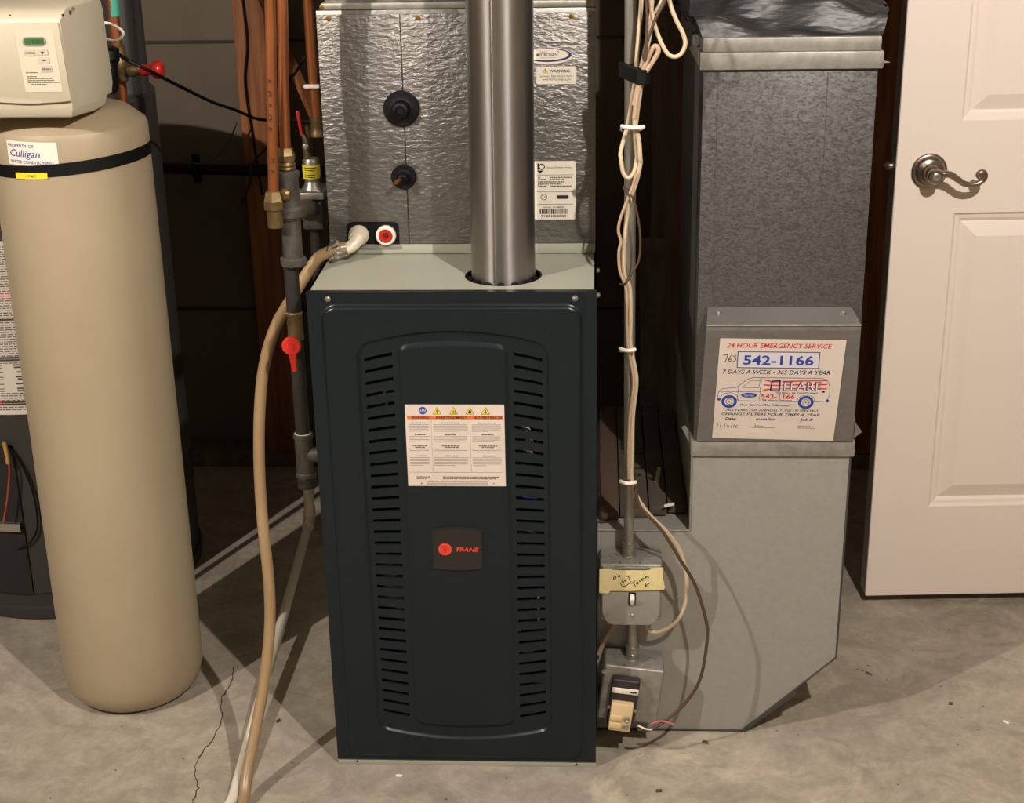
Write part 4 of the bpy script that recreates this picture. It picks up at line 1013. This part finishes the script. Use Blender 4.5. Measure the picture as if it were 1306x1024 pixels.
obj('loose_wire', tube(NB(), [(-.525, 1.25, .800), (-.48, 1.246, .785), (-.443, 1.24, .795), (-.403, 1.24, .832), (-.378, 1.24, .880)], .002, 8), m_brown, label='brown wire looped over the black wall pipe', cat='wire')
obj('stud_wire', tube(NB(), [(-.352, 1.286, 1.30), (-.352, 1.286, 1.15), (-.350, 1.286, 1.05), (-.362, 1.286, .96), (-.352, 1.286, .82), (-.342, 1.286, .70)], .0028, 8), m_blackpl, label='black wire running down the face of the wooden stud', cat='wire')
# brace leaning across the stud
bm = NB(); tube(bm, [(-.32, 1.27, 1.20), (-.18, 1.22, .86)], .012, 4, 1); obj('wood_brace', bm, m_wood, label='slanting pine strip nailed across the wooden stud', cat='board', smooth=0)
# boards and cartons behind the conduit
bm = NB(); tube(bm, [(.600, 1.20, 1.25), (.600, 1.20, .001)], .03, 4, 1); obj('timber_post', bm, m_wood2, label='dim grey timber post behind the return duct', cat='post', smooth=0)
bm = NB(); A = [V((.470, .665, .002)), V((.545, .665, .002))]
bx0, bx1 = .540, .592
prism(bm, [(.720, .001), (.742, .001), (1.03, .66), (1.008, .665)], 'x', bx0, bx1); obj('leaning_board', bm, m_wood2, label='narrow board leaning back behind the return boot', cat='board', smooth=0)
for k, (x0, x1, z, y1, lb) in enumerate(((.452, .484, .0, .655, 'reddish carton strip lying on the boot beside the furnace'), (.486, .534, .002, .650, 'brown carton with printed letters lying on the return boot'), (.536, .566, .004, .655, 'narrow brown carton lying on the boot next to the printed one'), (.568, .598, .001, .645, 'dark carton lying on the boot against the return duct'))):
    bm = NB(); box(bm, x0, x1, .150+.01*k, y1, .3985, .412+z, .0015)
    c = obj('carton', bm, mat('cardboard_red', '4d3a2c', .8) if k == 0 else m_card, label=lb, cat='carton')
    if k == 1:
        FZ = Fr((x0+.004, .30, .4145), (1, 0, 0), (0, 1, 0), (0, 0, 1))
        text(FZ, 'SIZE', .006, .0, .016, m_ink, c, .0004, 0, .01, width=.03)
        bm = NB()
        for v in (-.125, -.105, -.035): stroke(bm, FZ, [(.004, v), (.04, v)], .004, 0, .0004)
        obj('small_print', bm, m_ink, c, smooth=0, kind='stuff')
bm = NB(); prism(bm, [(.548, .270), (.556, .268), (.563, .335), (.556, .337)][::-1], 'z', .4165, .4172); obj('paper_slip', bm, mat('dim_paper', 'a59a88', .7), label='pale paper slip lying on the narrow carton', cat='paper', smooth=0)
bm = NB(); prism(bm, [(.560, .160), (.578, .168), (.580, .179), (.562, .171)], 'z', .4178, .4186); obj('paper_slip', bm, m_white, label='small white paper scrap at the front edge of the cartons', cat='paper', smooth=0)

# ------------------------------------------------------------------ conduit and electrical boxes
cn = thing('conduit', (.5, .085, .17), 'grey metal conduit running down between furnace and return duct', 'conduit')
obj('upper_run', cyl(NB(), (.4855, .085, CEIL-.002), (.5000, .085, .372), .0088, 20), m_emt, cn)
obj('lower_run', cyl(NB(), (.5055, .085, .256), (.5075, .085, .160), .0088, 20), m_emt, cn)
for (x, z) in ((.500, .364), (.5075, .1655)):
    bm = NB(); rev(bm, (x, .085, z), (0, 0, 1), [(.0125, 0), (.0125, .002), (.0112, .003), (.0112, .022), (.0122, .023), (.0122, .026), (.009, .0265)], 20); c_ = obj('connector', bm, m_emt, cn)
    screw(c_, (x, .0745, z+.012), (0, -1, 0), .0022)
def ebox(name, label, x0, x1, z0, z1, tilt):
    b_ = thing(name, ((x0+x1)/2, .085, z0), label, 'electrical box')
    RM = Matrix.Translation(((x0+x1)/2, 0, z1)) @ Matrix.Rotation(tilt, 4, 'Y') @ Matrix.Translation((-(x0+x1)/2, 0, -z1))
    bm = NB(); box(bm, x0, x1, .052, .116, z0, z1, .004, 3); bmesh.ops.transform(bm, matrix=RM, verts=bm.verts[:]); body = obj('box_body', bm, m_galvband, b_)
    def knock(x, y, r=.0075):
        fr2 = Fr((0, 0, z1), (1, 0, 0), (0, 1, 0), (0, 0, 1)); bm = NB(); ring(bm, fr2, x, -y, r, r-.0012, -.0002, .0005, 24)
        bmesh.ops.transform(bm, matrix=RM, verts=bm.verts[:]); obj('knockout', bm, m_emt, body, smooth=0)
    knock(x0+.022, .086); knock(x1-.022, .086)
    for q in (.033, .066):
        bm = NB(); cyl(bm, (x0+q, .058, z1-.0002), (x0+q, .058, z1+.0003), .0016, 8); bmesh.ops.transform(bm, matrix=RM, verts=bm.verts[:]); obj('box_hole', bm, m_black, body)
    return b_, RM
sb, RM1 = ebox('switch_box', 'galvanised switch box with taped cover and white toggle switch', .4515, .5545, .2585, .3635, 0)
bm = NB(); cxs = []
pts = [(.4555, .362), (.4555, .283)]+[(.4555+.018*(1-math.cos(a)), .283-.030*math.sin(a)) for a in [i*math.pi/12 for i in range(1, 7)]]+[(.5330, .253)]+[(.5330+.018*math.sin(a), .283-.030*math.cos(a)) for a in [i*math.pi/12 for i in range(1, 7)]]+[(.5510, .362)]
prism(bm, pts, 'y', .046, .0515, .0012); cvp = obj('cover_plate', bm, m_galv2, sb)
bm = NB(); tube(bm, [(.472, .0455, .357), (.478, .0445, .361), (.487, .0440, .362), (.520, .0440, .362), (.529, .0445, .361), (.535, .0455, .357)], .0022, 8, 4); obj('plate_rib', bm, m_emt, cvp)
bm = NB(); box(bm, .4985, .5110, .0445, .0465, .2905, .3150, .001); obj('switch_slot', bm, m_black, cvp)
bm = NB(); prism(bm, [(.046, .2925), (.0395, .2945), (.0335, .3075), (.0365, .3115), (.046, .3130)], 'x', .5008, .5088, .0012); obj('toggle', bm, m_plastic_w, cvp)
screw(cvp, (.5058, .046, .2725), r=.0022)
for x in (.4600, .5480):
    bm = NB(); cyl(bm, (x, .0525, .268), (x, .0512, .268), .0024, 8); obj('box_hole', bm, m_black, sb)
bm = NB(); fr2 = Fr((0, .0435, 0), (1, 0, 0), (0, 0, 1), (0, -1, 0))
tp = [(.4505, -.3580), (.4700, -.3585), (.4860, -.3560), (.5260, -.3560), (.5370, -.3600), (.5555, -.3620), (.5550, -.3450), (.5590, -.3250), (.5560, -.3215), (.5200, -.3200), (.5000, -.3190), (.4680, -.3190), (.4650, -.3140), (.4500, -.3150)]
flat(bm, fr2, tp, -.0025, .0006); tpo = obj('masking_tape', bm, m_tape, sb, smooth=0, label='strip of yellowed masking tape with handwritten warning')
bm = NB()
def hand(pts, ou, ov, s=1.): stroke(bm, fr2, [(ou+a*s, ov+b*s) for a, b in pts], .0011, .0005, .0010)
# D o / n o t / T o u c h / arrow (written slanting upwards)
hand([(0, .006), (.001, 0), (.004, .001), (.0045, .004), (.001, .0065), (0, .006)], .4735, -.3475)
hand([(.002, 0), (0, .002), (.001, .004), (.003, .003), (.003, .001), (.002, 0)], .4815, -.3485)
hand([(0, .005), (.0005, .001), (.003, .001), (.0035, .005)], .4870, -.3385)
hand([(.002, 0), (0, .002), (.001, .004), (.003, .003), (.003, .001), (.002, 0)], .4920, -.3410)
hand([(0, .001), (.006, -.001)], .4955, -.3470); hand([(.003, 0), (.004, .006)], .4955, -.3470)
hand([(0, 0), (.004, .006), (.010, .004), (.018, -.004)], .4850, -.3330)
hand([(0, .002), (.006, -.003)], .5035, -.3350); hand([(.003, -.0005), (.007, .008)], .5035, -.3350)
hand([(.002, 0), (0, .002), (.001, .004), (.003, .003), (.003, .001), (.002, 0)], .5115, -.3355)
hand([(0, 0), (.001, .003), (.003, .002), (.004, -.001)], .5160, -.3400)
hand([(.003, 0), (0, .001), (.001, .004), (.004, .003)], .5205, -.3430)
hand([(0, -.001), (.003, .006), (.003, .003), (.006, .002), (.0075, .005)], .5245, -.3490)
hand([(.008, 0), (0, .006)], .5260, -.3345); hand([(.001, .001), (0, .006), (.006, .008)], .5260, -.3345)
obj('handwriting', bm, m_ink, tpo, smooth=0, kind='stuff')

tb, RM2 = ebox('transformer_box', 'tilted galvanised electrical box near the floor with tan transformer', .4600, .5625, .060, .1665, .12)
TM = RM2
def tobj(name, bm, mt, parent, **k):
    bmesh.ops.transform(bm, matrix=TM, verts=bm.verts[:]); return obj(name, bm, mt, parent, **k)
bm = NB(); box(bm, .4745, .5225, .032, .0515, .060, .152, .004, 3); tr = tobj('transformer', bm, mat('trans_dark', '2a2521', .5), tb)
bm = NB(); box(bm, .4755, .5215, .0285, .0325, .127, .1375, .002); tl = tobj('rating_plate', bm, m_plastic_w, tr)
bm = NB(); box(bm, .478, .5155, .0180, .0325, .060, .1125, .002)
tobj('terminal_block', bm, m_trans, tr)
for z in (.0715, .086):
    bm = NB(); box(bm, .478, .4985, .0150, .0185, z-.005, z+.005, .001); tobj('terminal_barrier', bm, m_trans, tr)
    bm = NB(); rev(bm, (.5070, .0185, z), (0, -1, 0), [(.0055, 0), (.0055, .003), (.004, .004), (.0035, .002), (0, .002)], 14); tobj('terminal_screw', bm, m_zinc, tr)
for x, z in ((.4755, .098), (.5200, .096)): 
    bm = NB(); rev(bm, (x, .0318, z), (0, -1, 0), [(.0032, 0), (.0032, .002), (0, .003)], 10); tobj('mount_screw', bm, m_zinc, tr)
bm = NB(); rev(bm, (.460, .0518, .153), (0, -1, 0), [(.0045, 0), (.0045, .0006), (.003, .0006), (.003, .003), (0, .004)], 12); tobj('box_screw', bm, m_zinc, tb)
bm = NB(); stroke(bm, Fr((0, .0284, 0), (1, 0, 0), (0, 0, 1), (0, -1, 0)), [(.508, -.1325), (.517, -.1325)], .003, 0, .0004); tobj('plate_print', bm, m_ink, tr, smooth=0)

# ------------------------------------------------------------------ cables strapped to the conduit
G_C = None
def wire(name, pts, r, mt, label, cat='cable', n=6):
    return obj(name, tube(NB(), pts, r, 9, n), mt, label=label, cat=cat, smooth=60)
wire('bell_cable', [(.515, .06, 1.6), (.513, .06, 1.45), (.511, .06, 1.34), (.509, .06, 1.275), (.506, .06, 1.231), (.503, .06, 1.187), (.505, .062, 1.164), (.5, .064, 1.151), (.492, .064, 1.099), (.481, .058, 1.055), (.481, .055, 1.043), (.485, .055, 1.021), (.493, .055, 1.014), (.501, .058, 1.023), (.505, .062, 1.046), (.502, .064, 1.075), (.505, .064, 1.11), (.510, .063, 1.147), (.516, .066, 1.19), (.522, .067, 1.23), (.526, .067, 1.30), (.528, .067, 1.38), (.529, .067, 1.6)], .0032, m_cable, 'cream cable tied to the conduit and doubling back in a narrow drop loop')
wire('bell_cable', [(.57, .058, 1.6), (.562, .057, 1.40), (.550, .056, 1.31), (.539, .055, 1.275), (.526, .055, 1.247), (.52, .053, 1.218), (.511, .053, 1.183), (.509, .052, 1.165), (.508, .050, 1.147), (.503, .048, 1.116), (.501, .048, 1.097), (.507, .050, 1.074), (.5095, .052, 1.046), (.510, .056, 1.035), (.504, .058, 1.006), (.495, .058, .979), (.489, .060, .936), (.486, .062, .889), (.488, .064, .858), (.496, .066, .837), (.498, .066, .792), (.498, .066, .746), (.506, .064, .702), (.508, .062, .679), (.503, .064, .622), (.502, .066, .55), (.502, .066, .516), (.512, .060, .482), (.532, .058, .452), (.56, .058, .422), (.583, .066, .385), (.593, .072, .349), (.597, .074, .314), (.594, .078, .27), (.578, .082, .237), (.552, .086, .218), (.533, .088, .2225), (.5295, .088, .2565)], .0036, m_cable, 'cream cable running the whole conduit length and curling up into the switch box')
wire('bell_cable', [(.520, .045, 1.6), (.520, .045, 1.42), (.520, .045, 1.32), (.522, .045, 1.275), (.525, .045, 1.253), (.533, .045, 1.227), (.545, .045, 1.203), (.556, .045, 1.195), (.567, .045, 1.199), (.573, .045, 1.213), (.569, .045, 1.229), (.559, .045, 1.248), (.549, .045, 1.275), (.543, .045, 1.32), (.540, .045, 1.42), (.538, .045, 1.6)], .0032, m_cable, 'cream cable hanging in a wide open loop beside the conduit')
wire('bell_cable', [(.500, .045, 1.105), (.505, .044, 1.144), (.513, .042, 1.168), (.530, .042, 1.195), (.534, .042, 1.205), (.530, .042, 1.211), (.524, .042, 1.205), (.513, .042, 1.178), (.506, .043, 1.155), (.499, .046, 1.125)], .0038, m_cable2, 'folded pinkish cable end under the black tape')
wire('bell_cable', [(.504, .050, 1.022), (.5, .05, 1.005), (.493, .05, .986), (.481, .052, .952), (.478, .053, .932), (.482, .054, .915), (.479, .055, .898), (.481, .057, .867), (.491, .058, .836), (.492, .058, .78), (.4945, .056, .741), (.500, .054, .713), (.5035, .053, .681), (.498, .055, .625), (.4965, .056, .553), (.4975, .058, .516)], .0024, m_cable2, 'thin pinkish cable waving beside the long cream one')
wire('thermostat_wire', [(.514, .038, 1.6), (.514, .038, 1.42), (.514, .038, 1.32), (.515, .038, 1.276), (.517, .037, 1.254), (.516, .036, 1.221), (.512, .035, 1.201), (.515, .035, 1.192), (.518, .036, 1.219), (.53, .037, 1.252), (.542, .038, 1.275), (.552, .038, 1.31), (.558, .038, 1.40), (.560, .038, 1.6)], .0022, m_brown, 'brown thermostat wire looping at the top of the conduit', 'wire')
wire('thermostat_wire', [(.485, .072, .996), (.492, .048, .990), (.5, .045, .983), (.51, .045, .938), (.51, .045, .891), (.498, .046, .865), (.489, .048, .850), (.481, .072, .842)], .0018, m_brown, 'brown wire bowing around the cables halfway down the conduit', 'wire')
wire('thermostat_wire', [(.5085, .050, .516), (.515, .048, .474), (.551, .044, .432), (.584, .044, .376), (.609, .047, .329), (.627, .042, .272), (.631, .038, .232), (.621, .033, .159), (.597, .029, .114), (.568, .024, .085), (.539, .015, .070), (.516, .011, .0715)], .0028, m_brown, 'brown thermostat wire arching past the switch box to the transformer terminals', 'wire')
wire('terminal_lead', [(.540, .010, .072), (.529, .008, .0745), (.516, .009, .0805)], .0016, m_plastic_w, 'short white lead on the transformer terminal', 'wire')
wire('terminal_lead', [(.539, .019, .0775), (.556, .019, .0830), (.577, .019, .0775)], .0018, mat('pink_wire', 'b0605a', .5), 'short pink wire end beside the transformer', 'wire')
wire('branch_cable', [(.4835, .0935, .2565), (.4815, .094, .238), (.464, .1, .202), (.455, .105, .178), (.4505, .108, .16)], .0042, m_cable2, 'pinkish cable leaving the switch box underside towards the furnace', 'cable')
# tape and ties
bm = NB(); tpn = 40; rings = []
for zz, g in ((1.158, 0), (1.159, .0012), (1.166, .0016), (1.172, .0010), (1.179, .0016), (1.180, 0)):
    rg = []
    for i in range(tpn):
        a = 2*math.pi*i/tpn; cx_, cy_ = math.cos(a), math.sin(a)
        # convex wrap round the conduit (at x .489) and the cable bundle (at x .510, y .048)
        px, py = (.4885, .085) if cx_*(.4885-.511)+cy_*(.085-.048) > 0 else (.511, .048)
        rr = .0098 if px < .5 else .0105
        rg.append(bm.verts.new((px+cx_*(rr+g), py+cy_*(rr+g), zz+.004*(px-.5)/.02*-1)))
    rings.append(rg)
for A, B in zip(rings[:-1], rings[1:]):
    for i in range(tpn): bm.faces.new((A[i], A[(i+1) % tpn], B[(i+1) % tpn], B[i]))
bm.faces.new(rings[0][::-1]); bm.faces.new(rings[-1])
obj('electrical_tape', bm, m_blackpl, label='black electrical tape wrapping cables to the conduit', cat='tape')
def tie(x0, x1, z, y, label):
    bm = NB(); tube(bm, [(x0, y+.005, z), (x0+.004, y, z), ((x0+x1)/2, y-.002, z-.001), (x1-.004, y, z-.001), (x1, y+.004, z-.001)], .0030, 8, 3, 1.)
    tube(bm, [(x1, y+.004, z-.001), (x1-.002, y+.025, z-.009), ((x0+x1)/2, .0985, z-.020), (x0, .080, z-.014), (x0, y+.005, z)], .0013, 6, 4)
    obj('cable_tie', bm, m_plastic_w, label=label, cat='cable tie', group='cable ties on the conduit')
tie(.482, .514, 1.0945, .037, 'wide white cable tie just under the black tape')
tie(.482, .505, .742, .048, 'white cable tie halfway down the conduit')
tie(.484, .509, .516, .044, 'white cable tie just above the carton pile')

# ------------------------------------------------------------------ ceiling bulbs
def bulb(x, y, z, power, label):
    t_ = thing('bulb_holder', (x, y, CEIL), label, 'lamp')
    bm = NB(); rev(bm, (x, y, CEIL-.0005), (0, 0, -1), [(.055, 0), (.055, .010), (.040, .026), (.026, .034), (.022, CEIL-z-.040), (.0, CEIL-z-.040)], 24); obj('porcelain_base', bm, m_plastic_w, t_)
    r = .016
    bm = NB(); rev(bm, (x, y, z+.0395), (0, 0, -1), [(.010, 0), (.012, .012), (r, .026), (r*1.0, .044), (r*.6, .054), (0, .058)], 12)
    ar = 4*math.pi*r*r*1.5
    M = bpy.data.materials.get('bulb_%d' % power) or bpy.data.materials.new('bulb_%d' % power); M.use_nodes = True
    nt = M.node_tree; nt.nodes.clear(); e = nt.nodes.new('ShaderNodeEmission'); o_ = nt.nodes.new('ShaderNodeOutputMaterial'); nt.links.new(e.outputs[0], o_.inputs[0])
    e.inputs[0].default_value = (*LAMP_COL, 1); e.inputs[1].default_value = power/(math.pi*ar)
    obj('bulb', bm, M, t_)
bulb(*BULB_L, 'bare bulb in porcelain holder on the softener side of the room')
bulb(*BULB_R, 'bare bulb in porcelain holder above the open floor by the door')
